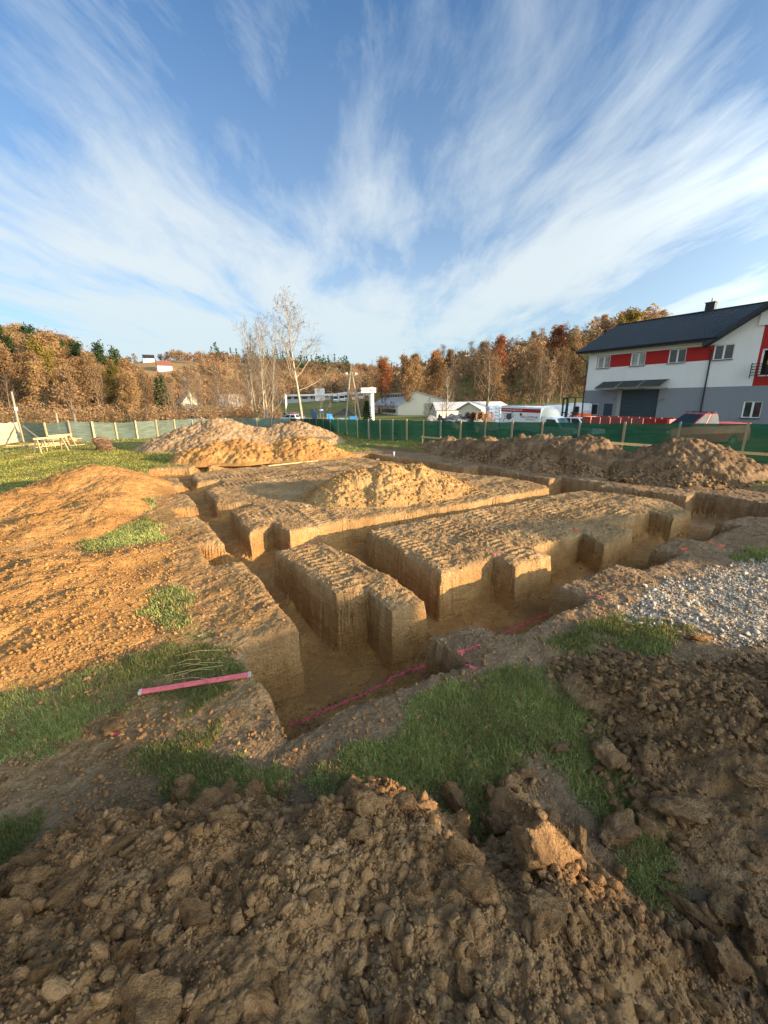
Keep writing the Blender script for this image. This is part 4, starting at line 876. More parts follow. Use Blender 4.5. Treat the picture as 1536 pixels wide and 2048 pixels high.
def big_building():
    c = at(1171, 781, 33.5); c = CAM+(c-CAM)*K; base = -.75; o = Vector((c[0], c[1], base)); rz = math.atan2(-A2[1], -A2[0])
    root = thing('workshop_building', 'white and grey two storey building with red window bands and dark metal roof', 'building', o, rz)
    Z = lambda z: z-base
    ZB, ZR0, ZR1, ZE = Z(3.58), Z(6.0), Z(7.3), Z(7.85); XL, XR, D = 0.0, 34.0, 15.0
    wins = [(1.08, 2.52, Z(5.97), Z(7.27)), (4.74, 6.18, Z(5.97), Z(7.27)), (8.37, 9.87, Z(5.97), Z(7.27)), (12.1, 13.6, Z(5.97), Z(7.27))]
    low = [(.9, 1.77, Z(.77), Z(2.06)), (15.1, 16.4, Z(.83), Z(2.26)), (19.5, 21, Z(.83), Z(2.26))]; door = (2.45, 3.45, 0, Z(2.08)); gar = (4.25, 8.0, 0, Z(3.5)); bal = (15.62, 17.7, Z(4.36), Z(6.6))
    holes = wins+low+[door, gar, bal]
    def wall(name, mat, rects, y=0.0):
        m = MB()
        for (x0, x1, z0, z1) in rects:
            xs = sorted({x0, x1, *[v for h in holes for v in h[:2] if x0 < v < x1]}); zs = sorted({z0, z1, *[v for h in holes for v in h[2:] if z0 < v < z1]})
            for i in range(len(xs)-1):
                for j in range(len(zs)-1):
                    cx, cz = (xs[i]+xs[i+1])/2, (zs[j]+zs[j+1])/2
                    if any(h[0] < cx < h[1] and h[2] < cz < h[3] for h in holes): continue
                    m.quad((xs[i], y, zs[j]), (xs[i+1], y, zs[j]), (xs[i+1], y, zs[j+1]), (xs[i], y, zs[j+1]))
        return m
    RX0, RX1 = 15.4, 18.3
    m = wall('', None, [(XL, XR, 0, ZB)]); m.quad((XL, D, 0), (XL, 0, 0), (XL, 0, ZB), (XL, D, ZB)); m.quad((XR, 0, 0), (XR, D, 0), (XR, D, ZB), (XR, 0, ZB)); m.quad((XR, D, 0), (XL, D, 0), (XL, D, ZB), (XR, D, ZB)); m.build('lower_wall', M_gwall, root)
    m = wall('', None, [(XL, RX0, ZB, ZR0), (RX1, XR, ZB, ZR0), (XL, 1.0, ZR0, ZR1), (12.35, RX0, ZR0, ZR1), (RX1, XR, ZR0, ZR1), (XL, RX0, ZR1, ZE), (RX1, XR, ZR1, ZE)])
    AX, AZ = 18.3, Z(11.9); HW = AX-12.2   # cross gable apex and half width
    zg = lambda x: AZ-.25-(AZ-.25-ZE)*abs(x-AX)/HW
    m.add([(AX-HW, 0, ZE), (RX0, 0, ZE), (RX0, 0, zg(RX0))], [(0, 1, 2)]); m.add([(AX+HW, 0, ZE), (RX1, 0, ZE), (RX1, 0, zg(RX1)+.0)], [(0, 2, 1)])
    ridge = Z(11.4); m.add([(XL, D, ZB), (XL, 0, ZB), (XL, 0, ZE), (XL, D/2, ridge-.15), (XL, D, ZE)], [(0, 1, 2, 3, 4)]); m.add([(XR, D, ZB), (XR, 0, ZB), (XR, 0, ZE), (XR, D/2, ridge-.15), (XR, D, ZE)], [(4, 3, 2, 1, 0)])
    m.quad((XR, D, ZB), (XL, D, ZB), (XL, D, ZE), (XR, D, ZE)); m.build('upper_wall', M_wwall, root)
    for a_, b_ in ((1.0, 1.08), (2.52, 4.74), (6.18, 8.37), (9.87, 12.1)): wall('', None, [(a_, b_, ZR0, ZR1)]).build('red_panel', M_rwall, root)
    m = wall('', None, [(12.1, 12.35, ZR0, ZR1)]) if False else wall('', None, [(RX0, RX1, ZB, ZE)]); m.add([(RX0, 0, ZE), (RX1, 0, ZE), (RX1, 0, zg(RX1)), (RX0, 0, zg(RX0))], [(0, 1, 2, 3)]); m.build('red_panel', M_rwall, root)
    # main roof with standing ribs
    ov = .9; ye, ze = -ov, ZE-.0; sl = (ridge-ze)/(D/2+ov); ang = math.atan(sl); m = MB(); X0, X1 = -1.1, XR+1
    for side in (0, 1):
        f = (lambda y: y) if side == 0 else (lambda y: D-y)
        zy = lambda y: ze+sl*(y-ye)
        for xa, xb, ya in (((X0, 12.4, ye), (12.4, 24.2, .25), (24.2, X1, ye)) if side == 0 else ((X0, X1, ye),)): m.prism([(xa, f(ya), zy(ya)), (xb, f(ya), zy(ya)), (xb, f(D/2), ridge), (xa, f(D/2), ridge)], (0, 0, .10))
        x = X0+.1
        while x < X1:
            ys = .25 if (side == 0 and 12.3 < x < 24.2) else ye-.02; m.prism([(x, f(ys), zy(ys)+.101), (x+.055, f(ys), zy(ys)+.101), (x+.055, f(D/2), ridge+.101), (x, f(D/2), ridge+.101)], (0, 0, .05)); x += .26
    rf = m.build('roof', M_roof, root)
    MB().box(((X0+X1)/2, D/2, ridge+.14), (X1-X0, .36, .08)).build('ridge_cap', M_roof, rf)
    m = MB(); m.box(((X0+12.4)/2, ye-.02, ze-.06), (12.4-X0, .05, .24)); m.quad((X0, ye, ze-.14), (12.4, ye, ze-.14), (12.4, 0, ze-.14), (X0, 0, ze-.14)); m.box((X0, D/4-ov/2, (ze+ridge)/2), (.06, (D/2+ov)/math.cos(ang), .26), rx=ang); m.build('fascia', M_roof, rf)
    m = MB(); m.tube([(X0, ye-.11, ze+.02), (12.5, ye-.11, ze+.02)], .085, 8); m.build('gutter', M_black, rf)
    # cross gable
    m = MB(); yo = -.95; sx = (AZ-ZE)/HW
    for s in (-1, 1):
        e = HW+.75; p0 = (AX+s*e, AZ-sx*e); m.prism([(p0[0], yo, p0[1]), (AX, yo, AZ), (AX, D/2, AZ), (p0[0], D/2-4.0, p0[1])], (0, 0, .12))
        for k in range(18):
            y = yo+.1+k*.27; m.prism([(p0[0], y, p0[1]+.121), (AX, y, AZ+.121), (AX, y+.05, AZ+.121), (p0[0], y+.05, p0[1]+.121)], (0, 0, .045))
    gb = m.build('gable_roof', M_roof, root); m = MB()
    for s in (-1, 1):
        e = HW+.8; m.prism([(AX, yo-.03, AZ+.14), (AX+s*e, yo-.03, AZ-sx*e+.14), (AX+s*e, yo-.03, AZ-sx*e-.22), (AX, yo-.03, AZ-.22)], (0, .06, 0)); m.quad((AX, yo, AZ-.20), (AX+s*e, yo, AZ-sx*e-.20), (AX+s*e, 0, AZ-sx*e-.20), (AX, 0, AZ-.20))
    m.build('barge_board', M_roof, gb)
    m = MB().box((8.5, D/2, Z(11.75)), (.85, .6, 1.1)); ch = m.build('chimney', M_black, root); MB().box((8.5, D/2, Z(12.33)), (1.0, .75, .07)).tube([(8.5, D/2, Z(12.3)), (8.5, D/2, Z(12.75))], .06, 8).build('chimney_cap', M_pole, ch)
    # windows
    def window(h, sashes=2, glass=M_glass, name='window', fr=.075, sill=True):
        x0, x1, z0, z1 = h; y = .10; m = MB()
        for a, b, c_, d_ in ((x0, x1, z0, z0+fr), (x0, x1, z1-fr, z1), (x0, x0+fr, z0+fr, z1-fr), (x1-fr, x1, z0+fr, z1-fr)): m.box(((a+b)/2, y, (c_+d_)/2), (b-a, .08, d_-c_))
        for k in range(1, sashes): m.box((x0+(x1-x0)*k/sashes, y-.004, (z0+z1)/2), (.15, .08, z1-z0-2*fr))
        w = m.build(name, M_white, root)
        for k in range(sashes):
            a, b = x0+(x1-x0)*k/sashes+fr*.9, x0+(x1-x0)*(k+1)/sashes-fr*.9; MB().box(((a+b)/2, y+.02, (z0+z1)/2), (b-a, .02, z1-z0-2*fr)).build('pane', glass, w)
        mr = MB()
        for a, b, c_, d_ in ((x0, x0, z0, z1), (x1, x1, z0, z1)): mr.quad((a, 0, c_), (a, .16, c_), (a, .16, d_), (a, 0, d_))
        mr.quad((x0, 0, z1), (x1, 0, z1), (x1, .16, z1), (x0, .16, z1)); mr.build('reveal', M_wwall, w)
        if sill: MB().box(((x0+x1)/2, -.06, z0-.02), (x1-x0+.12, .2, .04)).build('sill', M_black, w)
    window(wins[0], glass=M_curt); window(wins[1], glass=M_curt); window(wins[2]); window(wins[3]); window(low[0], 1); window(low[1]); window(low[2])
    # doors
    MB().box(((door[0]+door[1])/2, .06, door[3]/2), (door[1]-door[0], .06, door[3])).build('entrance_door', M_door, root)
    m = MB(); n = 9
    for k in range(n): m.box(((gar[0]+gar[1])/2, .12, (k+.5)*gar[3]/n), (gar[1]-gar[0], .05, gar[3]/n-.012))
    gd = m.build('garage_door', M_door, root); MB().quad((gar[0], 0, 0), (gar[0], .14, 0), (gar[0], .14, gar[3]), (gar[0], 0, gar[3])).quad((gar[1], 0, 0), (gar[1], .14, 0), (gar[1], .14, gar[3]), (gar[1], 0, gar[3])).quad((gar[0], 0, gar[3]), (gar[1], 0, gar[3]), (gar[1], .14, gar[3]), (gar[0], .14, gar[3])).build('door_reveal', M_conc, gd)
    MB().box((4.06, -.03, gar[3]/2), (.34, .06, gar[3])).build('door_pier', plain('pier_render', (.36, .35, .34), .9), root)
    m = MB(); cx0, cx1, zc0, zc1 = 2.1, 8.75, Z(4.45), Z(3.72)
    m.prism([(cx0, 0, zc0), (cx1, 0, zc0), (cx1, -1.8, zc1), (cx0, -1.8, zc1)], (0, 0, .03)); cp = m.build('canopy', M_canopy, root); m = MB()
    for k in range(4): x = cx0+(cx1-cx0)*k/3; m.beam((x, 0, zc0+.05), (x, -1.8, zc1+.05), .06, .05); m.beam((x, 0, zc1-.12), (x, -1.75, zc1-.03), .05, .05)
    m.box(((cx0+cx1)/2, -1.8, zc1), (cx1-cx0, .05, .10)); m.build('canopy_frame', M_pole, cp)
    for x, bend in ((-.12, X0+.3), (11.95, 11.45)):
        MB().tube([(bend, ye-.10, ze), (bend, ye-.08, ze-.25), (x, -.09, ze-1.1), (x, -.09, 0)], .065, 8).build('downpipe', M_black, root)
    MB().tube([(8.46, -.02, Z(2.5)), (8.46, -.14, Z(2.5))], .16, 14).build('wall_lamp', M_pole, root); MB().box((3.5, -.06, Z(2.55)), (.16, .12, .34)).build('wall_box', M_pole, root)
    # balcony
    x0, x1 = bal[:2]; m = MB()
    for a, b, c_, d_ in ((x0, x1, bal[2], bal[2]+.1), (x0, x1, bal[3]-.1, bal[3]), (x0, x0+.12, bal[2], bal[3]), (x1-.12, x1, bal[2], bal[3])): m.box(((a+b)/2, .05, (c_+d_)/2), (b-a, .09, d_-c_))
    bd = m.build('balcony_door', M_white, root); MB().box((x0+1.55, .05, (bal[2]+bal[3])/2), (.09, .07, bal[3]-bal[2]-.2)).build('door_post', M_white, bd); MB().box((x0+1.8, .07, (bal[2]+bal[3])/2), (.5, .02, bal[3]-bal[2]-.2)).build('pane', M_curt, bd)
    MB().quad((x0, 1.6, bal[2]-.02), (x1, 1.6, bal[2]-.02), (x1, 1.6, bal[3]), (x0, 1.6, bal[3])).quad((x0-.0, .1, bal[2]), (x1, .1, bal[2]), (x1, 1.6, bal[2]), (x0, 1.6, bal[2])).quad((x0, .1, bal[2]), (x0, 1.6, bal[2]), (x0, 1.6, bal[3]), (x0, .1, bal[3])).quad((x1, .1, bal[2]), (x1, 1.6, bal[2]), (x1, 1.6, bal[3]), (x1, .1, bal[3])).quad((x0, .1, bal[3]), (x1, .1, bal[3]), (x1, 1.6, bal[3]), (x0, 1.6, bal[3])).build('room', plain('dim_room', (.16, .12, .10), .9), bd)
    m = MB(); rx0, rx1, ry = 15.2, 18.6, -.42
    for k in range(5): m.box(((rx0+rx1)/2, ry, bal[2]+.12+k*.23), (rx1-rx0, .04, .055)); m.box((rx0, ry/2, bal[2]+.12+k*.23), (.04, -ry, .055))
    for x in (rx0, rx0+1.1, rx0+2.3, rx1): m.box((x, ry, bal[2]+.48), (.05, .05, 1.3))
    m.build('railing', M_black, root)
    sg = MB().box((17.5, -.09, Z(9.05)), (5.0, .08, 1.05)).build('sign_board', plain('sign_white', (.74, .73, .72), .5, var=.03), root)
    cx, cz = 15.95, Z(9.02); m = MB()
    for a, b, c_, d_ in ((0, .33, .33, 0), (0, .33, -.33, 0), (0, -.33, .33, 0), (0, -.33, -.33, 0)): m.prism([(cx+a*.2+c_*.12, -.131, cz+b), (cx+c_, -.131, cz+b*.05), (cx+c_*.62, -.131, cz-b*.02), (cx+a*.2+c_*.08, -.131, cz+b*.55)], (0, -.012, 0))
    m.build('emblem', plain('emblem_red', (.50, .03, .05), .5), sg)
    return root, o, rz, Z
BLD, BO, BRZ, BZ = big_building()

# ------------------------------------------------------------------ worker in the balcony door
def person():
    X = Vector((math.cos(BRZ), math.sin(BRZ), 0)); Y = Vector((-math.sin(BRZ), math.cos(BRZ), 0)); p = BO+X*16.25+Y*.42+Vector((0, 0, BZ(4.37)))
    root = thing('person', 'person in yellow hi-vis jacket and white helmet standing in the balcony door', 'person', p, BRZ)
    sk = {'pelvis': (0, 0, .93, .15), 'waist': (0, 0, 1.05, .14), 'chest': (0, 0, 1.28, .17), 'neck': (0, -.01, 1.46, .06), 'chin': (0, -.02, 1.54, .075), 'head': (0, -.015, 1.62, .092), 'crown': (0, -.005, 1.69, .07)}
    V = [sk[k] for k in sk]; E = [(i, i+1) for i in range(6)]
    def chain(start, pts):
        last = start
        for q in pts: V.append(q); E.append((last, len(V)-1)); last = len(V)-1
    for s in (-1, 1):
        chain(0, [(s*.10, 0, .86, .11), (s*.11, -.02, .50, .075), (s*.12, .02, .09, .05), (s*.13, -.12, .05, .045)])
        chain(2, [(s*.20, 0, 1.40, .075), (s*.27, .01, 1.14, .055), (s*.20, -.16, .98, .042), (s*.16, -.22, .98, .036)])
        hand = len(V)-1
        for f in range(5): chain(hand, [(s*(.13+.022*f), -.27-.012*(2-abs(f-2)), .99-.01*(f == 0), .012), (s*(.13+.022*f), -.30-.012*(2-abs(f-2)), .965, .010)])
    me = bpy.data.meshes.new('body'); me.from_pydata([v[:3] for v in V], E, []); o = bpy.data.objects.new('body', me); COL.objects.link(o); o.parent = root
    sm = o.modifiers.new('skin', 'SKIN'); me.skin_vertices if me.skin_vertices else None
    for i, v in enumerate(V): me.skin_vertices[0].data[i].radius = (v[3], v[3])
    me.skin_vertices[0].data[0].use_root = True; ss = o.modifiers.new('sub', 'SUBSURF'); ss.levels = 1; ss.render_levels = 2
    t = NT('body_and_clothes'); sp = t.n('ShaderNodeSeparateXYZ'); t.put(sp.inputs[0], t.objc()); c = t.ramp(t.math('DIVIDE', sp.outputs[2], 2.0), [(.0, (.03, .03, .035)), (.05, (.02, .022, .03)), (.46, (.03, .035, .05)), (.461, (.45, .55, .03)), (.735, (.45, .55, .03)), (.736, (.50, .30, .22)), (1, (.5, .3, .22))]); c.node.color_ramp.interpolation = 'CONSTANT'; me.materials.append(t.done(t.bsdf(c, .8)))
    m = MB(); bm = bmesh.new(); bmesh.ops.create_uvsphere(bm, u_segments=18, v_segments=10, radius=.125); VV = [v.co*1.0 for v in bm.verts]; FF = [[v.index for v in f.verts] for f in bm.faces]; bm.free()
    m.add([(v.x*.92, v.y*1.1, max(v.z, -.01)*1.0) for v in VV], FF); m.box((0, -.15, .0), (.16, .09, .012)); h = m.build('helmet', M_white, root, True); h.location = (0, -.01, 1.655)
    m = MB()
    for z in (1.10, 1.24): m.tube([(.175*math.cos(a), .16*math.sin(a), z) for a in np.linspace(0, 2*PI, 18)], .022, 6)
    m.build('reflective_stripe', plain('reflective_grey', (.6, .62, .62), .4), root)
    m = MB(); m.tube([(0, -.105, 1.605), (0, -.135, 1.575), (0, -.105, 1.565)], .014, 6); m.build('nose', plain('skin', (.50, .30, .22), .7), root, True)
    for s in (-1, 1): MB().tube([(s*.035, -.098, 1.615), (s*.035, -.108, 1.615)], .012, 8).build('eye', M_black, root)
person()

# ------------------------------------------------------------------ vehicles
def wheel(root, x, y, r, w, rim=True):
    m = MB(); m.tube([(x, y-w/2, r), (x, y-w/2+.03, r), (x, y+w/2-.03, r), (x, y+w/2, r)], [r*.93, r, r, r*.93], 22); t = m.build('wheel', M_dark, root, False); s = -1 if y < 0 else 1
    MB().tube([(x, y+s*(w/2-.05), r), (x, y+s*(w/2+.008), r)], [r*.62, r*.55], 16).build('rim', M_pole, t)
def loft(secs, name, mat, root, smooth=False):
    """secs: list of (x, [(y,z)...]) closed sections"""
    m = MB(); n = len(secs[0][1])
    for x, s in secs: m.v += [(x, y, z) for y, z in s]
    for i in range(len(secs)-1):
        for j in range(n): a = i*n+j; b = i*n+(j+1) % n; m.f.append((a, b, b+n, a+n))
    m.f.append(tuple(range(n-1, -1, -1))); k = (len(secs)-1)*n; m.f.append(tuple(k+j for j in range(n))); return m.build(name, mat, root, smooth, bevel=.03)
def box_truck():
    A, B = at(1001, 815, 37.0), at(1081, 815, 34.3); d = B-A; rz = math.atan2(d[1], d[0]); L = float(np.hypot(d[0], d[1])); p = (A[0], A[1], terrain(np.array([A[0]]), np.array([A[1]]))[0])
    root = thing('box_truck', 'white box truck with a red stripe and dark lettering behind the netting fence', 'truck', p, rz); root.rotation_euler = (0, math.radians(1.6), rz)
    W2 = 2.15; zt = 2.13-p[2]; zb = .80; yc = W2/2
    body = MB().box((L/2, yc, (zb+zt)/2), (L, W2, zt-zb)).build('cargo_box', plain('truck_white', (.70, .71, .71), .45, .4, var=.04, dirt=.12), root, bevel=.03)
    m = MB(); n = 8
    for i in range(n+1):
        a = PI*i/n; m.v += [(-.03, yc-W2/2*math.cos(a)*1.01, zt+.08*math.sin(a)), (L+.03, yc-W2/2*math.cos(a)*1.01, zt+.10*math.sin(a))]
    for i in range(n): m.f.append((2*i, 2*i+1, 2*i+3, 2*i+2))
    m.f += [tuple(range(0, 2*n+1, 2)), tuple(range(1, 2*n+2, 2))]; m.build('tarpaulin_roof', M_white, body, True)
    MB().box((L/2, -.006, zt-.27), (L*.995, .012, .30)).build('red_stripe', plain('stripe_red', (.30, .02, .028), .5), body)
    text_mesh('stripe_lettering', 'HURTOWNIA SUROWCOW', .15, M_white, body, (L*.30, -.015, zt-.27), (PI/2, 0, 0))
    text_mesh('lettering', 'POL-DOM HE', .26, plain('letter_grey', (.06, .06, .07), .6), body, (L*.735, -.008, zt-.80), (PI/2, 0, 0))
    text_mesh('small_lettering', 'HURTOWNIA  TEL. 1', .10, plain('letter_red', (.25, .03, .04), .6), body, (L*.78, -.008, zt-1.0), (PI/2, 0, 0))
    m = MB(); cx, cz = L*.525, zt-.60; m.prism([(cx, -.002, cz+.15), (cx+.14, -.002, cz), (cx, -.002, cz-.15), (cx-.14, -.002, cz)], (0, -.008, 0)); m.build('red_emblem', plain('emblem_maroon', (.22, .03, .05), .6), body)
    dk = plain('pictogram_grey', (.075, .08, .09), .6); m = MB()
    for k in range(4): m.box((L*.20, -.006, zt-.60-k*.13), (1.0-.12*k, .010, .035))
    m.prism([(L*.17, -.002, zt-.56), (L*.28, -.002, zt-.56), (L*.30, -.002, zt-.95), (L*.23, -.002, zt-1.14), (L*.16, -.002, zt-.95)], (0, -.016, 0)); m.beam((L*.25, -.012, zt-.62), (L*.33, -.012, zt-.42), .012, .045); m.beam((L*.28, -.012, zt-.95), (L*.37, -.012, zt-.70), .012, .045)
    m.tube([(L*.18, -.012, zt-.98), (L*.11, -.012, zt-1.02), (L*.09, -.012, zt-1.12), (L*.10, -.012, zt-1.3)], .02, 5); m.build('plug_pictogram', dk, body)
    # cab and fairing
    sec = lambda w, z0, z1, r=.12: [(yc-w/2, z0), (yc+w/2, z0), (yc+w/2, z1-r), (yc+w/2-r, z1), (yc-w/2+r, z1), (yc-w/2, z1-r)]
    paint = plain('cab_white', (.72, .73, .73), .3, .5, var=.03)
    loft([(L+.05, sec(1.95, .45, 2.02)), (L+.95, sec(1.95, .45, 2.06)), (L+1.25, sec(1.92, .45, 1.95)), (L+1.85, sec(1.86, .45, 1.22)), (L+2.45, sec(1.78, .45, 1.02)), (L+2.62, sec(1.62, .45, .80))], 'cab', paint, root)
    MB().quad((L+1.27, yc-.84, 1.93), (L+1.27, yc+.84, 1.93), (L+1.86, yc+.80, 1.24), (L+1.86, yc-.80, 1.24)).build('windscreen', M_wind, root).location = (.02, 0, .025)
    MB().add([(L+.42, -.0+(yc-.99), 1.30), (L+1.62, yc-.985, 1.30), (L+1.18, yc-.985, 1.86), (L+.50, yc-.985, 1.86)], [(0, 1, 2, 3)]).build('side_window', M_glass, root)
    fm = MB(); n = 7
    for i, (x, s) in enumerate(((L+.0, .98), (L+.35, .96), (L+.7, .80), (L+.98, .45))):
        for j in range(n): a = PI*j/(n-1); fm.v.append((x, yc-.98*s*math.cos(a), 2.02+(zt-2.02+.05)*s*math.sin(a)**.7))
    for i in range(3):
        for j in range(n-1): a = i*n+j; fm.f.append((a, a+n, a+n+1, a+1))
    fm.f.append(tuple(3*n+j for j in range(n))); fm.build('roof_fairing', M_cream, root, True)
    m = MB(); m.box((L+2.63, yc, .62), (.08, 1.7, .25)); m.build('bumper', M_black, root)
    for s in (-.62, .62): MB().box((L+2.52, yc+s, .86), (.14, .34, .20)).build('headlight', M_curt, root, bevel=.03)
    MB().box((L+1.5, yc-1.12, 1.45), (.10, .16, .34)).build('mirror', M_black, root, bevel=.02)
    MB().box((L*.5+.6, yc, .62), (L+2.2, .8, .22)).build('chassis', M_black, root)
    for x in (L*.28, L+1.85):
        wheel(root, x, .12, .36, .24); wheel(root, x, W2-.12, .36, .24)
box_truck()
M_carglass = plain('dark_car_glass', (.018, .020, .022), .22, .3, var=.1)
def car(name, label, cat, p, rz, paint, Ln=4.2, W=1.72, H=1.5, bed=False, rack=False, glass=None):
    glass = glass or M_carglass
    root = thing(name, label, cat, p, rz); h = W/2
    def sec(w, z0, z1, tw, r=.10): return [(-w/2, z0), (w/2, z0), (w/2, z1*.62), (tw/2, z1-r*.2), (tw/2-r, z1), (-tw/2+r, z1), (-tw/2, z1-r*.2), (-w/2, z1*.62)]
    hb = H*.58; s = [(Ln/2, sec(W*.86, .32, hb*.80, W*.80)), (Ln/2-.25, sec(W*.97, .22, hb*.98, W*.9)), (Ln*.20, sec(W, .22, hb*1.10, W*.93)), (-Ln/2+.2, sec(W, .22, hb*1.13, W*.93)), (-Ln/2, sec(W*.94, .34, hb*1.02, W*.88))]
    loft(s[::-1], 'body', paint, root)
    x1, x0 = Ln*.235, (-Ln*.46 if not bed else -Ln*.12); b = hb*1.05; xr1, xr0 = Ln*.06, (x0+.28 if not bed else x0+.12)
    def ring(x, w, z): return [(x, -w/2, z), (x, w/2, z)]
    low = [(x1, -W*.45, b), (x1, W*.45, b), (x0, W*.45, b), (x0, -W*.45, b)]; top = [(xr1, -W*.38, H), (xr1, W*.38, H), (xr0, W*.38, H), (xr0, -W*.38, H)]
    m = MB().add(low+top, [(4, 5, 6, 7), (0, 1, 5, 4), (1, 2, 6, 5), (2, 3, 7, 6), (3, 0, 4, 7)]); cb = m.build('cabin', paint, root, bevel=.05)
    def lerp(a, b, t): return Vector(a)*(1-t)+Vector(b)*t
    def pane(q, nm, n):
        c = sum((Vector(x) for x in q), Vector())/4; q = [c+(Vector(x)-c)*.86+Vector(n)*.012 for x in q]; MB().add(q, [(0, 1, 2, 3)]).build(nm, glass, root)
    pane((low[0], low[1], top[1], top[0]), 'windscreen', (.6, 0, .8))
    for sgn, (a, bq, c, d) in ((-1, (low[3], low[0], top[0], top[3])), (1, (low[1], low[2], top[2], top[1]))):
        mid0 = lerp(a, bq, .50); mid1 = lerp(d, c, .50); pane((a, mid0, mid1, d), 'side_window', (0, sgn, .15)); pane((mid0, bq, c, mid1), 'side_window', (0, sgn, .15))
    pane((low[2], low[3], top[3], top[2]), 'rear_window', (-.6, 0, .5))
    for y in (-h+.1, h-.1):
        for x in (Ln*.31, -Ln*.29): wheel(root, x, y, .31, .2)
        MB().box((Ln/2-.12, y*.82, hb*.80), (.2, .30, .15)).build('headlight', M_curt, root, bevel=.03); MB().box((-Ln/2+.06, y*.9, hb*.85), (.12, .16, .28)).build('tail_light', M_redboard, root, bevel=.02)
    if bed:
        m = MB().box((-Ln*.315, 0, hb*1.17), (Ln*.36, W*.9, .06)); m.box((-Ln*.315, -.3, hb*1.17+.035), (Ln*.34, .05, .02)); m.box((-Ln*.315, .3, hb*1.17+.035), (Ln*.34, .05, .02)); m.build('bed_cover', paint, root, bevel=.02)
    if rack:
        m = MB()
        for x in (xr1-.15, xr0+.25): m.beam((x, -W*.42, H+.07), (x, W*.42, H+.07), .05, .035)
        for y in (-W*.34, W*.34): m.beam((xr0+.05, y, H+.05), (xr1-.05, y, H+.05), .035, .035)
        m.build('roof_rack', M_black, root)
    return root
M_dred = plain('deep_red_car_paint', (.33, .010, .020), .35, .4, var=.08, dirt=.25)
q = at(1393, 860, 23.5); zc = terrain(np.array([q[0]]), np.array([q[1]]))[0]
car('pickup_truck', 'bright red pickup with roof rack and covered bed in front of the building', 'pickup', (q[0], q[1], zc+.02), math.radians(186), M_dred, 5.1, 1.8, 1.78, True, True)
q = at(1163, 850, 37.5); car('parked_car', 'white car between the box truck and the red trailer', 'car', (q[0], q[1], terrain(np.array([q[0]]), np.array([q[1]]))[0]+.02), math.radians(-72), M_white, 4.1, 1.7, 1.62)
def trailer():
    A, B = at(1163, 850, 31), at(1336, 850, 25.5); d = B-A; rz = math.atan2(d[1], d[0]); L = float(np.hypot(d[0], d[1])); z = terrain(np.array([A[0]]), np.array([A[1]]))[0]
    root = thing('trailer', 'long red dropside trailer parked between the white car and the red pickup', 'trailer', (A[0], A[1], -.25), rz)
    MB().box((L/2, 1.0, .95), (L, 2.0, .14)).build('load_bed', M_black, root); n = 8
    for y in (0, 2.0):
        for k in range(n): MB().box((L*(k+.5)/n, y, 1.37), (L/n-.07, .05, .62)).build('side_board', M_redboard if k < 6 else M_dred, root)
    for x in (0, L): MB().box((x, 1.0, 1.37), (.05, 1.9, .62)).build('end_board', M_redboard, root)
    for x in (L*.45, L*.58):
        wheel(root, x, .12, .38, .22); wheel(root, x, 1.88, .38, .22)
    MB().beam((L, 1, .85), (L+1.2, 1, .7), .1, .1).build('drawbar', M_black, root)
trailer()
def loader():
    q = at(1151, 845, 41); z = terrain(np.array([q[0]]), np.array([q[1]]))[0]; root = thing('wheel_loader', 'orange loader with black open cab parked at the corner of the building', 'loader', (q[0], q[1], z+.5), math.radians(-160))
    MB().box((-.6, 0, 1.15), (1.5, 1.0, .7)).prism([(.1, -.5, .8), (.1, -.5, 1.45), (.8, -.5, 1.0), (.8, -.5, .8)], (0, 1.0, 0)).build('body', M_orange, root, bevel=.06)
    m = MB()
    for x in (-.2, .95):
        for y in (-.5, .5): m.beam((x, y, 1.1), (x*.85, y, 2.95), .09, .09, (0, 1, 0))
    m.box((.35, 0, 2.98), (1.35, 1.2, .09)); m.build('cab_frame', M_black, root); MB().box((.25, 0, 1.55), (.5, .5, .12)).box((.02, 0, 1.85), (.1, .5, .6)).build('seat', M_black, root)
    m = MB(); 
    for y in (-.3, .3): m.beam((1.5, y, .3), (1.5, y, 3.0), .12, .12, (0, 1, 0))
    for zz in (.6, 1.6, 2.9): m.box((1.5, 0, zz), (.1, .7, .1))
    m.build('mast', M_black, root)
    for y in (-.2, .2): MB().box((2.0, y, .28), (1.0, .12, .05)).build('fork', M_black, root)
    for x, r in ((-.75, .5), (1.0, .55)):
        wheel(root, x, -.62, r, .32); wheel(root, x, .62, r, .32)
loader()
# ------------------------------------------------------------------ goods in the yard
def bag_me():
    bm = bmesh.new(); bmesh.ops.create_cube(bm, size=1); bmesh.ops.subdivide_edges(bm, edges=bm.edges, cuts=5, use_grid_fill=True)
    V = np.array([v.co[:] for v in bm.verts]); F = [[v.index for v in f.verts] for f in bm.faces]; bm.free(); r = np.linalg.norm(V, axis=1, keepdims=True); S = V/r*.62; V = V*.62+S*.38; V += .02*np.stack([vn(V[:, 0]*5, V[:, 1]*5, V[:, 2]*5, s) for s in (1, 2, 3)], 1); V[:, 2] += .5-.0; return V, F
BV, BF = bag_me(); bag_mesh = None
def bulk_bag(p, s, label, group):
    global bag_mesh
    if bag_mesh is None: t = raw_mesh('bulk_bag', BV, BF, M_bag, True); bag_mesh = t.data; bpy.data.objects.remove(t)
    o = bpy.data.objects.new('bulk_bag', bag_mesh); COL.objects.link(o); o.location = p; o.scale = s; o.rotation_euler = (0, 0, rng.uniform(-.3, .3)); return tag(o, label, 'bulk bag', group)
def bag_stack(px, Y, ytop, layers, label, group, s=1.05):
    q = at(px, ytop, Y); z = q[2]
    for k in range(layers): bulk_bag((q[0], q[1], z-(k+1)*.95*s), (s, s, s), label, group)
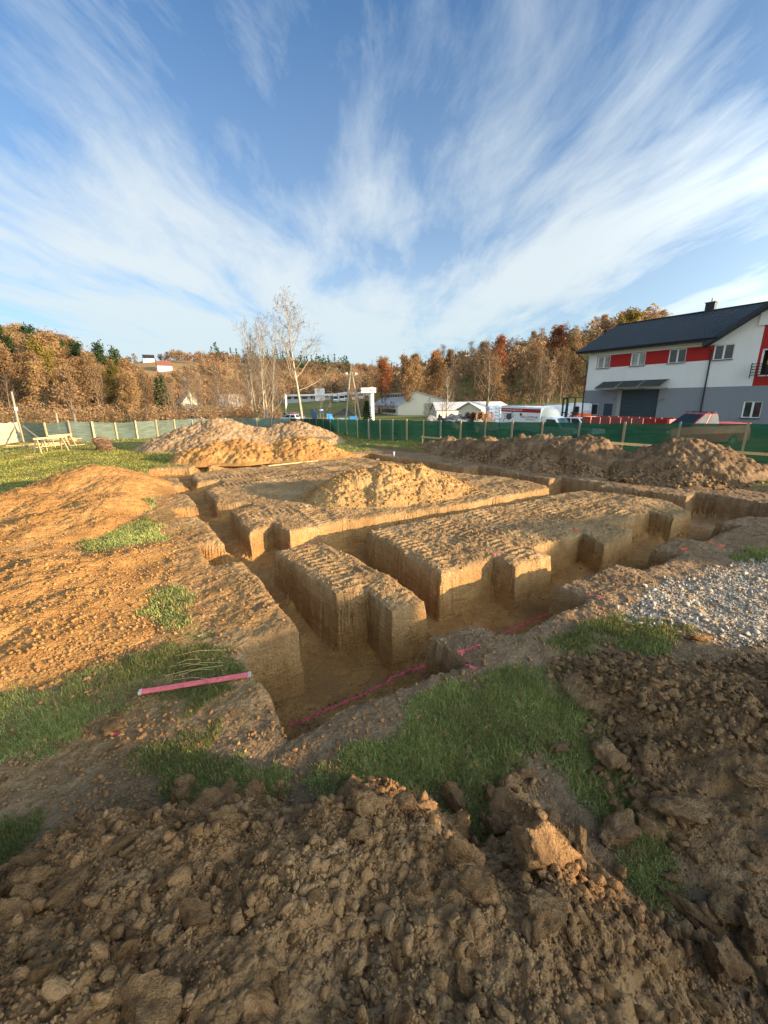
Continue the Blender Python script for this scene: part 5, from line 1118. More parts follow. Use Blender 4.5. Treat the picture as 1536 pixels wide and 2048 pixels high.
for px in (1099, 1114, 1129): bag_stack(px, 47, 811+.5*rng.random(), 3, 'white bulk bag in the stacks behind the box truck cab', 'bulk bags behind the box truck')
for px in (1142, 1158, 1172): bag_stack(px, 49, 806.5+rng.random(), 3, 'white bulk bag in the stacks behind the orange loader', 'bulk bags behind the loader')
for px, yt in ((981, 814), (994, 812.5)):
    q = at(px, yt, 37.5)
    for k in range(7): bulk_bag((q[0], q[1], q[2]-(k+1)*.30), (.62, .9, .36), 'flat white sack in the wrapped stack at the rear of the box truck', 'sacks at the rear of the box truck')
for i, (px, yt, w, h) in enumerate(((866, 830, 1.2, .9), (882, 827, .9, 1.0), (897, 826, .9, 1.05), (912, 825.5, 1.25, 1.1), (928, 825, 1.2, 1.1), (942, 823.5, 1.1, 1.2), (905, 838, 1.0, .5), (922, 837, 1.0, .55), (938, 836, .9, .6), (955, 838, .9, .6))):
    q = at(px, yt, 33+.4*(i % 3)-(1.2 if i > 5 else 0)); V, F = clod_shape(300+i, 4, .95); V = V*np.array([w*.62, w*.5, h*.75]); V[:, 2] -= V[:, 2].max(); o = np_mesh('tarpaulin_bundle', V, F, M_tarp if i != 1 else M_black, True); o.location = q
    tag(o, 'black bundle among the grey tarpaulin bundles' if i == 1 else 'grey bundle of netting or tarpaulin in the row behind the fence', 'bundle', None if i == 1 else 'grey bundles behind the fence')
    # body below, down to the ground
    o.scale = (1, 1, 1.6)
def pallet(p, rz, label):
    root = thing('wooden_pallet', label, 'pallet', p, rz, 'wooden pallets behind the fence'); m = MB()
    for k in range(6): m.box((0, -.5+k*.2, .13), (1.2, .13, .022))
    m.build('deck', M_rust, root); m = MB()
    for y in (-.5, 0, .5):
        for x in (-.5, 0, .5): m.box((x, y, .07), (.14, .1, .1))
        m.box((0, y, .011), (1.2, .1, .02))
    m.build('blocks', M_rust, root)
for i, (px, yt) in enumerate(((954, 824), (966, 823.5))):
    q = at(px, yt, 32.5)
    for k in range(9): pallet((q[0]+rng.normal(0, .03), q[1]+rng.normal(0, .03), q[2]-.15-k*.148), .5+rng.normal(0, .05), 'brown wooden pallet in the stacks left of the wrapped white sacks')
# ------------------------------------------------------------------ off to the right, out of the frame: two made-up buildings added to shade the foreground
def shade_buildings():
    s = SUN_DIR; n2 = np.array([.34, .94]); n2 = n2/np.linalg.norm(n2); rz = math.atan2(s[1], s[0]); tn = math.tan(SUN_EL)
    Mw = plain('shade_barn_boards', (.22, .16, .11), .85, .1, var=.2)
    o = s*24; root = thing('shade_barn', 'added shade blocker out of view, with long timber walls and a shallow roof', 'shade_barn', (o[0], o[1], 0), rz)
    # local x = q-24, local y = w
    top = lambda w: 5.70-.185*w
    gap0, gap1 = 1.15, 3.15
    m = MB(); D = 8.0; hi = lambda w: 6.3-.10*w
    m.prism([(0, -17, 0), (0, 1.6, 0), (0, 1.6, hi(1.6)-.2), (0, -17, hi(-17)-.2)], (.15, 0, 0))
    for y0, y1, h in ((1.6, 1.78, None), (3.35, 5.15, None), (1.78, 2.2, 4.64), (2.2, 3.35, 4.80)):  # lower pieces leave a slit, shaped to let spots of sun through
        h0 = top(y0)-.2 if h is None else h; h1 = top(y1)-.2 if h is None else h; m.prism([(0, y0, 0), (0, y1, 0), (0, y1, h1), (0, y0, h0)], (.15, 0, 0))
    m.prism([(D, -17, 0), (D, 5.15, 0), (D, 5.15, 4.4), (D, -17, 4.4)], (.15, 0, 0)); m.build('wall', Mw, root)
    m = MB(); m.prism([(-.05, 1.6, top(1.6)), (-.05, 5.15, top(5.15)), (D, 5.15, top(5.15)+D*tn), (D, 1.6, top(1.6)+D*tn)], (0, 0, -.30)); m.prism([(-.05, -17, hi(-17)), (-.05, 1.6, hi(1.6)), (D, 1.6, hi(1.6)+D*tn), (D, -17, hi(-17)+D*tn)], (0, 0, -.30)); m.build('roof', M_roof, root)
    for k, w in enumerate((2.02, 2.55, 2.9)): MB().box((.07, w, 4.9), (.12, .05+.05*(k % 3), .6)).build('post', Mw, root)  # posts added to break up the slit of sun
    for x in (D-.1,):
        for w in (-12, -6, 4.9): MB().box((x, w, 3.2), (.2, .2, 6.4)).build('post', Mw, root)
    root = thing('shed', 'added gabled shed out of view, placed to shade the right banks', 'shed', (o[0], o[1], 0), rz); m = MB()  # unseen shed, its gable shaped to cast the shadow band on the slab
    m.prism([(0, 8.15, 0), (0, 12.6, 0), (0, 12.6, 3.6), (0, 11.0, 3.95), (0, 9.0, 4.55), (0, 8.15, 4.0)], (3, 0, 0)); m.build('wall', Mw, root)
    m = MB()
    for a, b in (((8.0, 3.95), (9.0, 4.58)), ((9.0, 4.58), (11.0, 3.98)), ((11.0, 3.98), (12.8, 3.6))): m.prism([(-.1, a[0], a[1]), (-.1, b[0], b[1]), (3.1, b[0], b[1]), (3.1, a[0], a[1])], (0, 0, .06))
    m.build('roof', M_roof, root)
shade_buildings()

# ------------------------------------------------------------------ trees
def bark(name, a, b): 
    t = NT(name); p = t.objc(); n = t.noise(1, t.scalev(p, (6, 6, 1.5)), 5, .65); c = t.ramp(n, [(.35, a), (.65, b)]); return t.done(t.bsdf(c, .9, t.bump(n, .02), .1))
M_bark = bark('grey_bark', (.085, .065, .048), (.20, .155, .11)); M_pale = bark('pale_bark', (.20, .165, .12), (.40, .34, .25)); M_twig = plain('twigs', (.20, .135, .085), .9, .1, var=.25, scale=.8); M_ptwig = plain('pale_twigs', (.155, .128, .10), .9, .1, var=.2, scale=.8); M_btwig = plain('brown_twigs', (.24, .15, .08), .9, .1, var=.25, scale=.8)
def leaf_mat(name, c0, c1, c2):
    t = NT(name); p = t.objc(); f = t.math('ADD', t.math('MULTIPLY', t.noise(.45, p, 3), .6), t.math('MULTIPLY', t.noise(3.5, p, 3), .4)); f = t.math('ADD', f, t.math('MULTIPLY', t.math('SUBTRACT', t.rnd(), .5), .34))
    c = t.ramp(f, [(.28, c0), (.5, c1), (.72, c2)]); d = t.n('ShaderNodeBsdfDiffuse'); t.put(d.inputs[0], c); tl = t.n('ShaderNodeBsdfTranslucent'); t.put(tl.inputs[0], c)
    m = t.n('ShaderNodeMixShader'); m.inputs[0].default_value = .3; t.put(m.inputs[1], d.outputs[0]); t.put(m.inputs[2], tl.outputs[0]); return t.done(m.outputs[0])
M_oak = leaf_mat('rust_oak_leaves', (.14, .085, .044), (.235, .145, .070), (.33, .22, .105)); M_yel = leaf_mat('olive_yellow_leaves', (.09, .075, .022), (.165, .13, .035), (.25, .18, .055)); M_dull = leaf_mat('dull_brown_leaves', (.14, .088, .048), (.23, .145, .078), (.33, .225, .125)); M_redl = leaf_mat('red_leaves', (.15, .055, .028), (.24, .085, .036), (.32, .13, .05)); M_pine = leaf_mat('pine_needles', (.016, .032, .014), (.035, .062, .024), (.07, .10, .035))
def unit(v): return v/max(1e-9, np.linalg.norm(v))
def grow(seed, H, r0, lv=3, first=.28, n1=16, n2=7, n3=5, ang=.75, up=.35, fan=.42, top=1.0, crook=.10, curve=0):
    """trunk, limbs and twigs; returns limb tubes, twig tubes, twig tips"""
    R = np.random.default_rng(seed); L, T, tips = MB(), MB(), []
    def path(p, d, ln, k, cr, upw):
        pts = [p]; 
        for _ in range(k): d = unit(d+R.normal(0, cr, 3)+np.array([0, 0, upw])); p = p+d*ln/k; pts.append(p)
        return pts, d
    def branch(p, d, ln, r, level):
        k = 4 if level < 2 else (3 if level == 2 else 2); pts, dd = path(p, d, ln, k, crook*(1+.5*level), up*.22); rad = [r*(1-.78*i/k) for i in range(k+1)]
        (L if level < 2 else T).tube(pts, rad, 5 if level < 2 else 3, False)
        if level >= lv: tips.append(pts[-1]); tips.append(pts[-2]); return
        n = {1: n2, 2: n3, 3: 3}[level]
        for i in range(n):
            f = .25+.75*(i+R.random()*.7)/n; f = min(f, .99); j = min(int(f*k), k-1); q = pts[j]+(pts[j+1]-pts[j])*(f*k-j); ax = unit(pts[j+1]-pts[j]); side = unit(np.cross(ax, R.normal(size=3))); a = R.uniform(.45, .95)
            branch(q, unit(ax*math.cos(a)+side*math.sin(a)), ln*R.uniform(.35, .60)*(1.05-.45*f), max(r*.50*(1-.5*f), .012), level+1)
    k = 8; pts, d = path(np.zeros(3), np.array([R.normal(0, .04)+curve, R.normal(0, .04), 1.]), H*top, k, .03, .1); L.tube(pts, [r0*(1-.86*(i/k)**.9) for i in range(k+1)], 8, False)
    for i in range(n1):
        f = first+(1-first)*((i+R.random()*.6)/n1)**.9; f = min(f, .985); j = min(int(f*k), k-1); q = pts[j]+(pts[j+1]-pts[j])*(f*k-j); az = i*2.4+R.normal(0, .3); a = ang*(1.05-.5*f)*R.uniform(.8, 1.2)
        dv = np.array([math.cos(az)*math.sin(a), math.sin(az)*math.sin(a), math.cos(a)]); branch(q, dv, H*fan*(1.12-.75*f)*R.uniform(.75, 1.15), r0*.36*(1-.6*f), 1)
    tips.append(pts[-1]); return L, T, np.array(tips)
def leaf_cards(tips, per, spread, size, seed, squash=.8, two=True):
    R = np.random.default_rng(seed); n = len(tips)*per; P = np.repeat(tips, per, 0)+R.normal(0, spread, (n, 3))*np.array([1, 1, squash]); a = unit_rows(R.normal(size=(n, 3))); b = unit_rows(np.cross(a, R.normal(size=(n, 3)))); s = size*(.5+R.random((n, 1)))
    V = np.stack([P-a*s, P+b*s*.45, P+a*s, P-b*s*.45], 1).reshape(-1, 3); F = (np.arange(n)*4)[:, None]+np.array([[0, 1, 2, 3]]); return V, F
def unit_rows(x): return x/np.linalg.norm(x, axis=1, keepdims=True)
def detach(o):
    d = o.data; bpy.data.objects.remove(o); return d
PROTO = {}
def proto(kind, L, T=None, leaves=None, mb=M_bark, mt=M_twig, ml=None):
    parts = [('trunk', detach(L.build('trunk', mb, None, True)))]
    if T is not None and T.v: parts.append(('twigs', detach(T.build('twigs', mt))))
    if leaves is not None: parts.append(('crown', detach(np_mesh('crown', leaves[0], leaves[1], ml, False))))
    PROTO.setdefault(kind, []).append(parts)
for i in range(3):
    L, T, tp = grow(10+i, 13, .19, 3, .16, 17, 6, 4, .95, .3, .36); proto('oak', L, T, leaf_cards(tp, 7, .46, .20, 20+i), ml=M_oak)
    L, T, tp = grow(40+i, 13, .17, 3, .22, 16, 6, 4, .85, .4, .34); proto('dull', L, T, leaf_cards(tp[::2], 3, .42, .17, 50+i), mt=M_btwig, ml=M_dull)
    L, T, tp = grow(70+i, 14, .16, 4, .25, 15, 7, 5, .70, .5, .34); proto('bare', L, T)
L, T, tp = grow(90, 13, .2, 3, .2, 17, 6, 4, .9, .3, .38); proto('yellow', L, T, leaf_cards(tp, 8, .46, .21, 91), ml=M_yel)
L, T, tp = grow(92, 12, .18, 3, .25, 16, 6, 4, .85, .3, .36); proto('red', L, T, leaf_cards(tp, 5, .42, .18, 93), ml=M_redl)
def conifer(seed, H, r, first, wid, pine=False):
    R = np.random.default_rng(seed); L = MB(); L.tube([(0, 0, 0), (.1, 0, H*.5), (0, .05, H)], [r, r*.65, .02], 7, False); tips = []
    n = 46 if not pine else 26
    for i in range(n):
        f = first+(1-first)*i/n; az = i*2.4; ln = wid*(1-f)**(.85 if not pine else .5)*R.uniform(.7, 1.15)+.25; d = np.array([math.cos(az), math.sin(az), -.22 if not pine else .25]); p = np.array([0, 0, f*H]); L.tube([p, p+d*ln*.5, p+d*ln+np.array([0, 0, .1*ln])], [.04, .03, .012], 3, False)
        m = 9 if not pine else 14
        for k in range(m): q = p+d*ln*(.2+.8*k/m); tips.append(q+R.normal(0, .12 if not pine else .35, 3))
    tips = np.array(tips); return L, leaf_cards(tips, 4, .16 if not pine else .28, .26, seed+1, .5)
for i in range(2):
    L, lf = conifer(200+i, 15, .2, .45, 2.6, True); proto('pine', L, None, lf, ml=M_pine)
    L, lf = conifer(210+i, 12, .17, .06, 2.3); proto('spruce', L, None, lf, ml=M_pine)
NAME = {'oak': 'oak_tree', 'dull': 'brown_leaved_tree', 'bare': 'bare_tree', 'yellow': 'yellow_tree', 'red': 'red_leaved_tree', 'pine': 'pine_tree', 'spruce': 'spruce_tree'}
ROOTS = {}
def plant(kind, x, y, h, label, group=None, var=None, sxy=1.0, z=None):
    v = PROTO[kind][int(rng.integers(0, len(PROTO[kind]))) if var is None else var]; base = {'pine': 15, 'spruce': 12, 'bare': 15, 'oak': 14, 'dull': 14, 'yellow': 14, 'red': 13}[kind]; s = h/base
    z = terrain(np.array([x]), np.array([y]))[0]-.15 if z is None else z
    root = thing(NAME[kind], label, 'tree', (x, y, z), rng.uniform(0, 6.28), group); root.scale = (s*sxy, s*sxy, s)
    for nm, me in v:
        o = bpy.data.objects.new(nm, me); COL.objects.link(o); o.parent = root
    return root
def sky_y(px, pts): return np.interp(px, [p[0] for p in pts], [p[1] for p in pts])
# skyline of the woods in the photo, used to give the trees on the crest their real heights
def h_for(x, y, ytop):
    """height that a tree at x,y needs to reach image row ytop"""
    p0 = np.array([x, y, 0.]); w = (p0-CAM); 
    zb = terrain(np.array([x]), np.array([y]))[0]; lo, hi = 2, 45
    for _ in range(24):
        m = (lo+hi)/2; v = np.array([x, y, zb+m])-CAM; yy = 1024-FPX*(v@_U)/(v@_F)
        if yy > ytop: lo = m
        else: hi = m
    return lo
def px_of(x, y):
    v = np.array([x, y, 0.])-CAM; return 768+FPX*(v@_R)/(v@_F)
SKYL = [(-200, 640), (0, 652), (60, 655), (120, 668), (170, 690), (215, 706), (260, 722), (292, 745)]
SKYR = [(690, 742), (730, 722), (760, 712), (800, 706), (850, 700), (900, 688), (950, 680), (1000, 672), (1050, 660), (1090, 652), (1130, 645), (1180, 632), (1230, 626), (1280, 622), (1318, 628), (1330, 690), (1536, 720)]
placed = []
def free(x, y, d):
    for a, b in placed[-400:]:
        if (a-x)**2+(b-y)**2 < d*d: return False
    placed.append((x, y)); return True
LAB = {'oak': ('rust coloured oak in the wood on the left hillside', 'oaks on the left hillside'), 'dull': ('brown leaved tree in the wood on the left hillside', 'brown trees on the left hillside'), 'bare': ('bare brown tree at the foot of the left hillside wood', 'bare trees of the left wood')}
LABR = {'oak': ('rust coloured oak in the wood on the right hillside', 'oaks on the right hillside'), 'dull': ('half bare brown tree in the wood on the right hillside', 'brown trees on the right hillside'), 'bare': ('bare tree in the wood on the right hillside', 'bare trees on the right hillside')}
def wood(n, y0, y1, px0, px1, sky, kinds, lab, dmin, hmin=9, hmax=15):
    got = 0; tr = 0
    while got < n and tr < 20000:
        tr += 1; Y = y0+(y1-y0)*rng.random()**.85; px = rng.uniform(px0, px1); q = at(px, 800, Y); x, y = q[0], q[1]
        hm = h_for(x, y, sky_y(px, sky)+rng.uniform(-6, 12))
        if hm < 4.5: continue
        h = min(hm, rng.uniform(hmin, hmax))
        if not free(x, y, dmin): continue
        k = kinds[int(rng.integers(0, len(kinds)))]; plant(k, x, y, h, *lab[k], sxy=rng.uniform(.85, 1.2)); got += 1
wood(54, 74, 100, -120, 300, SKYL, ['oak', 'dull', 'oak', 'bare', 'dull'], LAB, 3.2, 8, 12)
wood(84, 94, 150, -140, 292, SKYL, ['oak', 'oak', 'oak', 'dull', 'dull'], LAB, 3.6, 11, 17)
wood(62, 112, 150, 690, 1310, SKYR, ['bare', 'bare', 'bare', 'dull', 'dull', 'bare', 'oak'], LABR, 4.5, 10, 17)
wood(54, 150, 215, 690, 1300, SKYR, ['bare', 'dull', 'bare', 'bare', 'dull', 'oak'], LABR, 5, 12, 19)
# conifers and single colours that stand out
for i, (px, yt, Y) in enumerate(((8, 645, 118), (32, 648, 120), (58, 655, 122), (80, 650, 116), (92, 652, 121), (108, 662, 118), (142, 678, 112), (172, 682, 108), (215, 686, 104), (245, 697, 108), (-20, 640, 116), (-50, 642, 118), (20, 668, 106), (45, 672, 108), (75, 676, 110))):
    q = at(px, 800, Y); plant('pine', q[0], q[1], h_for(q[0], q[1], yt), 'dark green pine on the crest of the left hillside', 'pines on the left crest', sxy=.95)
q = at(110, 800, 92); plant('yellow', q[0], q[1], h_for(q[0], q[1], 686), 'olive yellow tree among the rust oaks on the left hillside', sxy=.85)
q = at(225, 800, 84); plant('yellow', q[0], q[1], h_for(q[0], q[1], 732), 'golden brown tree low on the left hillside, right of the olive one', sxy=.75)
for px, yt, Y, lb in ((318, 755, 100, 'left of two dark spruces among bare trees below the hill houses'), (330, 751, 101, 'right of two dark spruces among bare trees below the hill houses')):
    q = at(px, 800, Y); plant('spruce', q[0], q[1], h_for(q[0], q[1], yt), lb)
q = at(1100, 800, 138); plant('red', q[0], q[1], h_for(q[0], q[1], 655), 'bright red-orange tree near the top of the right hillside')
q = at(772, 800, 128); plant('red', q[0], q[1], h_for(q[0], q[1], 722), 'orange tree above the white hall on the right hillside')
q = at(868, 800, 135); plant('red', q[0], q[1], h_for(q[0], q[1], 706), 'small orange tree left of the big bare tree on the right hillside', sxy=.7)
q = at(985, 800, 130); plant('red', q[0], q[1], h_for(q[0], q[1], 676), 'orange-brown tree behind the big bare tree', sxy=.9)
q = at(1232, 800, 128); plant('yellow', q[0], q[1], h_for(q[0], q[1], 625), 'yellowing tree just above the roof of the white building')
q = at(733, 800, 62); plant('spruce', q[0], q[1], h_for(q[0], q[1], 800), 'small olive green spruce between the pole and the round sign post', sxy=1.7)
# the middle distance: thicket left of the birches and far slopes
LABM = {'bare': ('bare tree in the thicket left of the two tall birches', 'bare trees left of the birches'), 'dull': ('brown bushy tree in the thicket left of the two tall birches', 'brown trees left of the birches')}
SKYM = [(280, 760), (330, 752), (400, 735), (440, 745), (480, 735), (520, 755), (560, 775), (640, 790)]
wood(44, 92, 150, 285, 560, SKYM, ['bare', 'bare', 'dull', 'bare'], LABM, 4.0, 7, 13)
# close single trees
def own(name, label, px, Y, ytop, args, pale=True, leaves=None, curve=0):
    q = at(px, 800, Y); h = h_for(q[0], q[1], ytop)*(.90 if 'birch' in name else .97); L, T, tp = grow(**args, H=h/1.0*.97, curve=curve); z = terrain(np.array([q[0]]), np.array([q[1]]))[0]-.1
    root = thing(name, label, 'tree', (q[0], q[1], z)); L.build('trunk', M_pale if pale else M_bark, root, True); T.build('twigs', M_ptwig if pale else M_twig, root)
    if leaves: 
        o = np_mesh('leaves', *leaf_cards(tp[::leaves], 1, .2, .16, 5), M_dull, False); o.parent = root
    return root
own('birch_tree', 'tallest bare birch with pale trunk, beside the birch clump', 602, 80, 578, dict(seed=301, r0=.30, lv=4, first=.30, n1=24, n2=8, n3=5, ang=1.05, up=.45, fan=.46, crook=.13), leaves=40)
for i, (px, yt, c) in enumerate(((517, 615, -.06), (507, 628, -.12), (524, 632, .02), (532, 640, .08), (498, 650, -.16))):
    own('birch_tree', ['main stem of the pale birch clump left of the tallest birch', 'left stem of the pale birch clump', 'thin middle stem of the pale birch clump', 'right leaning stem of the pale birch clump', 'leftmost low stem of the pale birch clump'][i], px+7, 72+.6*i, yt, dict(seed=320+i, r0=.16, lv=4, first=.12, n1=20, n2=7, n3=5, ang=.62, up=.7, fan=.36, crook=.11), curve=c*.5)
own('bare_tree', 'large spreading bare tree behind the grey bundles', 975, 74, 690, dict(seed=340, r0=.26, lv=4, first=.22, n1=18, n2=7, n3=5, ang=.75, up=.45, fan=.50), pale=False)
own('bare_tree', 'yellowish bushy bare tree at the right end of the white hall', 893, 92, 742, dict(seed=341, r0=.18, lv=4, first=.06, n1=20, n2=7, n3=4, ang=.6, up=.7, fan=.42))
own('bare_tree', 'thin young tree in front of the cream end wall of the white hall', 858, 62, 795, dict(seed=342, r0=.07, lv=3, first=.25, n1=12, n2=5, n3=3, ang=1.0, up=.3, fan=.42), pale=False)
own('bare_tree', 'slim young tree at the corner of the cream end wall', 885, 64, 785, dict(seed=343, r0=.07, lv=3, first=.3, n1=12, n2=5, n3=3, ang=.8, up=.3, fan=.36), pale=False)
own('bare_tree', 'bushy pale shrub-like tree above the box truck at the wood edge', 1095, 78, 722, dict(seed=344, r0=.2, lv=4, first=.05, n1=22, n2=7, n3=4, ang=.65, up=.6, fan=.40), leaves=3)
own('bare_tree', 'dark twin-topped bare tree on the lawn edge at the left fence', 142, 58, 740, dict(seed=345, r0=.22, lv=4, first=.22, n1=15, n2=6, n3=5, ang=.7, up=.5, fan=.40), pale=False, leaves=2)
own('bare_tree', 'pale bare tree right of the small white house roofs, left of the birches', 440, 78, 730, dict(seed=346, r0=.17, lv=4, first=.2, n1=16, n2=7, n3=4, ang=.7, up=.5, fan=.38))
own('bare_tree', 'tall pale bare tree in the middle of the left thicket', 385, 82, 745, dict(seed=347, r0=.17, lv=4, first=.2, n1=16, n2=7, n3=4, ang=.65, up=.5, fan=.38))
own('bare_tree', 'bare sapling by the blue banners left of the pole', 640, 90, 775, dict(seed=348, r0=.1, lv=4, first=.2, n1=14, n2=6, n3=4, ang=1.0, up=.4, fan=.5))
# distant woods: one mass
def low_tree(kind, seed):
    R = np.random.default_rng(seed); L = MB(); L.tube([(0, 0, 0), (0, 0, 7)], [.25, .08], 4, False); Vt, Ft = np.array(L.v), [(a, b, c, d) for a, b, c, d in L.f]
    if kind == 'c': P = np.stack([R.normal(0, 1, 90), R.normal(0, 1, 90), R.uniform(0, 1, 90)], 1); P[:, :2] *= (2.0*(1-P[:, 2:])+.15); P[:, 2] = 1+P[:, 2]*13
    else: P = unit_rows(R.normal(size=(130, 3)))*(R.random((130, 1))**.4)*np.array([3.2, 3.2, 4.5])+np.array([0, 0, 7.5])
    V, F = leaf_cards(P, 1, .2, .75 if kind != 'b' else .5, seed+1); return np.concatenate([Vt, V]), np.concatenate([np.array(Ft), F+len(Vt)])
def far_wood(name, n, ok, mat, kind, h0, h1, bbox):
    x, y = scatter(n, bbox, ok); Vs, Fs, k = [], [], 0; P = [low_tree(kind, 400+i) for i in range(5)]; z = terrain(x, y)
    for i in range(len(x)):
        V, F = P[i % 5]; s = rng.uniform(h0, h1)/13; a = rng.uniform(0, 6.28); c, s_ = math.cos(a), math.sin(a); W_ = V*s; Vs.append(np.stack([W_[:, 0]*c-W_[:, 1]*s_+x[i], W_[:, 0]*s_+W_[:, 1]*c+y[i], W_[:, 2]+z[i]-.3], 1)); Fs.append(F+k); k += len(V)
    return tag(np_mesh(name, np.concatenate(Vs), np.concatenate(Fs), mat, False), kind='stuff')
def clear_house(x, y): return (np.hypot(x+190, y-360) > 34) & (np.hypot(x+222, y-398) > 26)
def meadow(x, y): return ~((np.abs(px_arr(x, y)-690) < 45) & (y > 330) & (y < 400))
def px_arr(x, y):
    vx, vy = x, y; w = vy*_F[1]-HC*_F[2]*1.0; return 768+FPX*(vx*_R[0]+vy*_R[1])/np.maximum(w, 1)
far_wood('distant_woods', 1300, lambda x, y: clear_house(x, y) & meadow(x, y) & (px_arr(x, y) > 200) & (px_arr(x, y) < 780), M_dull, 'l', 7, 12, (-330, 30, 240, 620))
far_wood('distant_woods', 260, lambda x, y: clear_house(x, y) & meadow(x, y) & (px_arr(x, y) > 250) & (px_arr(x, y) < 760), M_btwig, 'b', 8, 13, (-260, 20, 190, 420))
far_wood('distant_conifers', 130, lambda x, y: clear_house(x, y) & (px_arr(x, y) > 430) & (px_arr(x, y) < 700), M_pine, 'c', 12, 17, (-200, 0, 430, 620))
far_wood('hillside_woods', 420, lambda x, y: (px_arr(x, y) > 760) & (px_arr(x, y) < 1290), M_dull, 'l', 9, 14, (0, 190, 165, 290))
far_wood('hillside_woods', 260, lambda x, y: (px_arr(x, y) < 285) & (px_arr(x, y) > -250), M_oak, 'l', 9, 13, (-230, -50, 96, 200))
far_wood('undergrowth', 900, lambda x, y: (px_arr(x, y) < 560) & (px_arr(x, y) > -60) & (np.hypot(x, y) > 75), M_dull, 'b', 2.0, 4.5, (-130, -18, 55, 125))
far_wood('undergrowth', 700, lambda x, y: (px_arr(x, y) > 700) & (px_arr(x, y) < 1330), M_btwig, 'b', 2.0, 5.0, (-8, 120, 118, 165))
# ------------------------------------------------------------------ poles, sign, halls, houses and cars of the valley
def zt(x, y): return float(terrain(np.array([float(x)]), np.array([float(y)]))[0])
def a_pole():
    q = at(706, 840, 66); z = zt(q[0], q[1]); root = thing('power_pole', 'A-shaped wooden power pole with a crossarm right of the birches', 'pole', (q[0], q[1], z)); top = at(702, 746, 66)
    L, R_, T = at(690, 848, 66), at(723, 845, 66), top; o = Vector((q[0], q[1], z)); f = lambda p, zz=None: Vector((p[0], p[1], p[2] if zz is None else zz))-o
    MB().tube([f(L, z-.3), f(T)+Vector((-.12, 0, .1))], [.17, .11], 8).build('leg', M_pole, root); MB().tube([f(R_, z-.3), f(T)+Vector((.12, 0, .1))], [.17, .11], 8).build('leg', M_pole, root)
    c0, c1 = at(691, 750, 65.8), at(714, 750.5, 65.8); m = MB().beam(f(c0), f(c1), .14, .12); m.build('crossarm', M_pole, root); MB().beam(f(T), f(at(702, 731, 66)), .10, .10, (0, 1, 0)).build('top_bracket', M_pole, root)
    for p in (at(692, 748.5, 65.8), at(694.5, 748.5, 65.8), at(711, 749, 65.8), at(713.5, 749, 65.8)): MB().tube([f(p), f(p)+Vector((0, 0, .12)), f(p)+Vector((0, 0, .26))], [.05, .07, .04], 8).build('insulator', M_white, root)
a_pole()
def pylon():
    q = at(744, 838, 86); z = zt(q[0], q[1]); root = thing('sign_pylon', 'white round post carrying a white lettered sign board', 'sign', (q[0], q[1], z)); o = Vector((q[0], q[1], z)); T = at(744, 775.5, 86)
    MB().tube([(0, 0, -.2), (0, 0, T[2]-z)], .46, 20).build('post', M_white, root, False); a, b = at(721.5, 777, 85.3), at(752, 776.5, 85.3); c = (a+b)/2; wd = float(np.linalg.norm(b-a)); ht = .98
    bd = MB().box((c[0]-o.x, c[1]-o.y, at(737, 780.5, 85.3)[2]-z), (wd, .35, ht)).build('sign_board', M_white, root, bevel=.03); text_mesh('lettering', 'REMOBUD', .80, plain('sign_letters', (.20, .16, .15), .6), bd, (c[0]-o.x, c[1]-o.y-.185, at(737, 780.5, 85.3)[2]-z-.02), (PI/2, 0, 0), sx=.80)
    MB().tube([(0, 0, T[2]-z), (0, 0, T[2]-z+.12)], [.46, .30], 16).build('cap', M_white, root)
pylon()
def pole(px0, py0, px1, py1, Y, r, label, brace=False):
    b, t = at(px0, py0, Y), at(px1, py1, Y); z = zt(b[0], b[1]); root = thing('concrete_pole', label, 'pole', (b[0], b[1], z)); o = Vector((b[0], b[1], z)); MB().tube([(0, 0, -.3), Vector(t)-o], [r, r*.7], 8).build('shaft', M_pole, root)
    if brace: MB().tube([(-.75, .2, -.3), Vector(t)-o-Vector((0, 0, 1.6))], [r*.8, r*.6], 8).build('brace', M_pole, root); MB().tube([Vector(t)-o-Vector((0, 0, 1.9)), Vector(t)-o-Vector((0, 0, 1.6))], r*1.2, 8).build('clamp', M_white, root)
pole(36, 848, 23, 783, 44, .12, 'leaning double concrete pole behind the left concrete fence', True); pole(116, 850, 112, 826, 50, .13, 'short concrete pole behind the left netting fence')
def lamp(px, yt, Y, label):
    b = at(px, 838, Y); t = at(px, yt, Y); z = zt(b[0], b[1]); root = thing('street_lamp', label, 'lamp post', (b[0], b[1], z), 0, 'lamp posts on the depot forecourt'); MB().tube([(0, 0, 0), (0, 0, t[2]-z)], [.11, .07], 8).build('post', M_pole, root); MB().box((.25, 0, t[2]-z+.05), (.8, .25, .12)).build('lamp_head', M_pole, root)
for px, yt, Y in ((629, 787, 150), (661, 790, 140), (663.5, 784, 160), (677, 786, 165), (701, 790, 170)): lamp(px, yt, Y, 'thin lamp post in front of the white depot')
lamp(806, 772, 125, 'lamp post rising above the middle of the white hall'); 
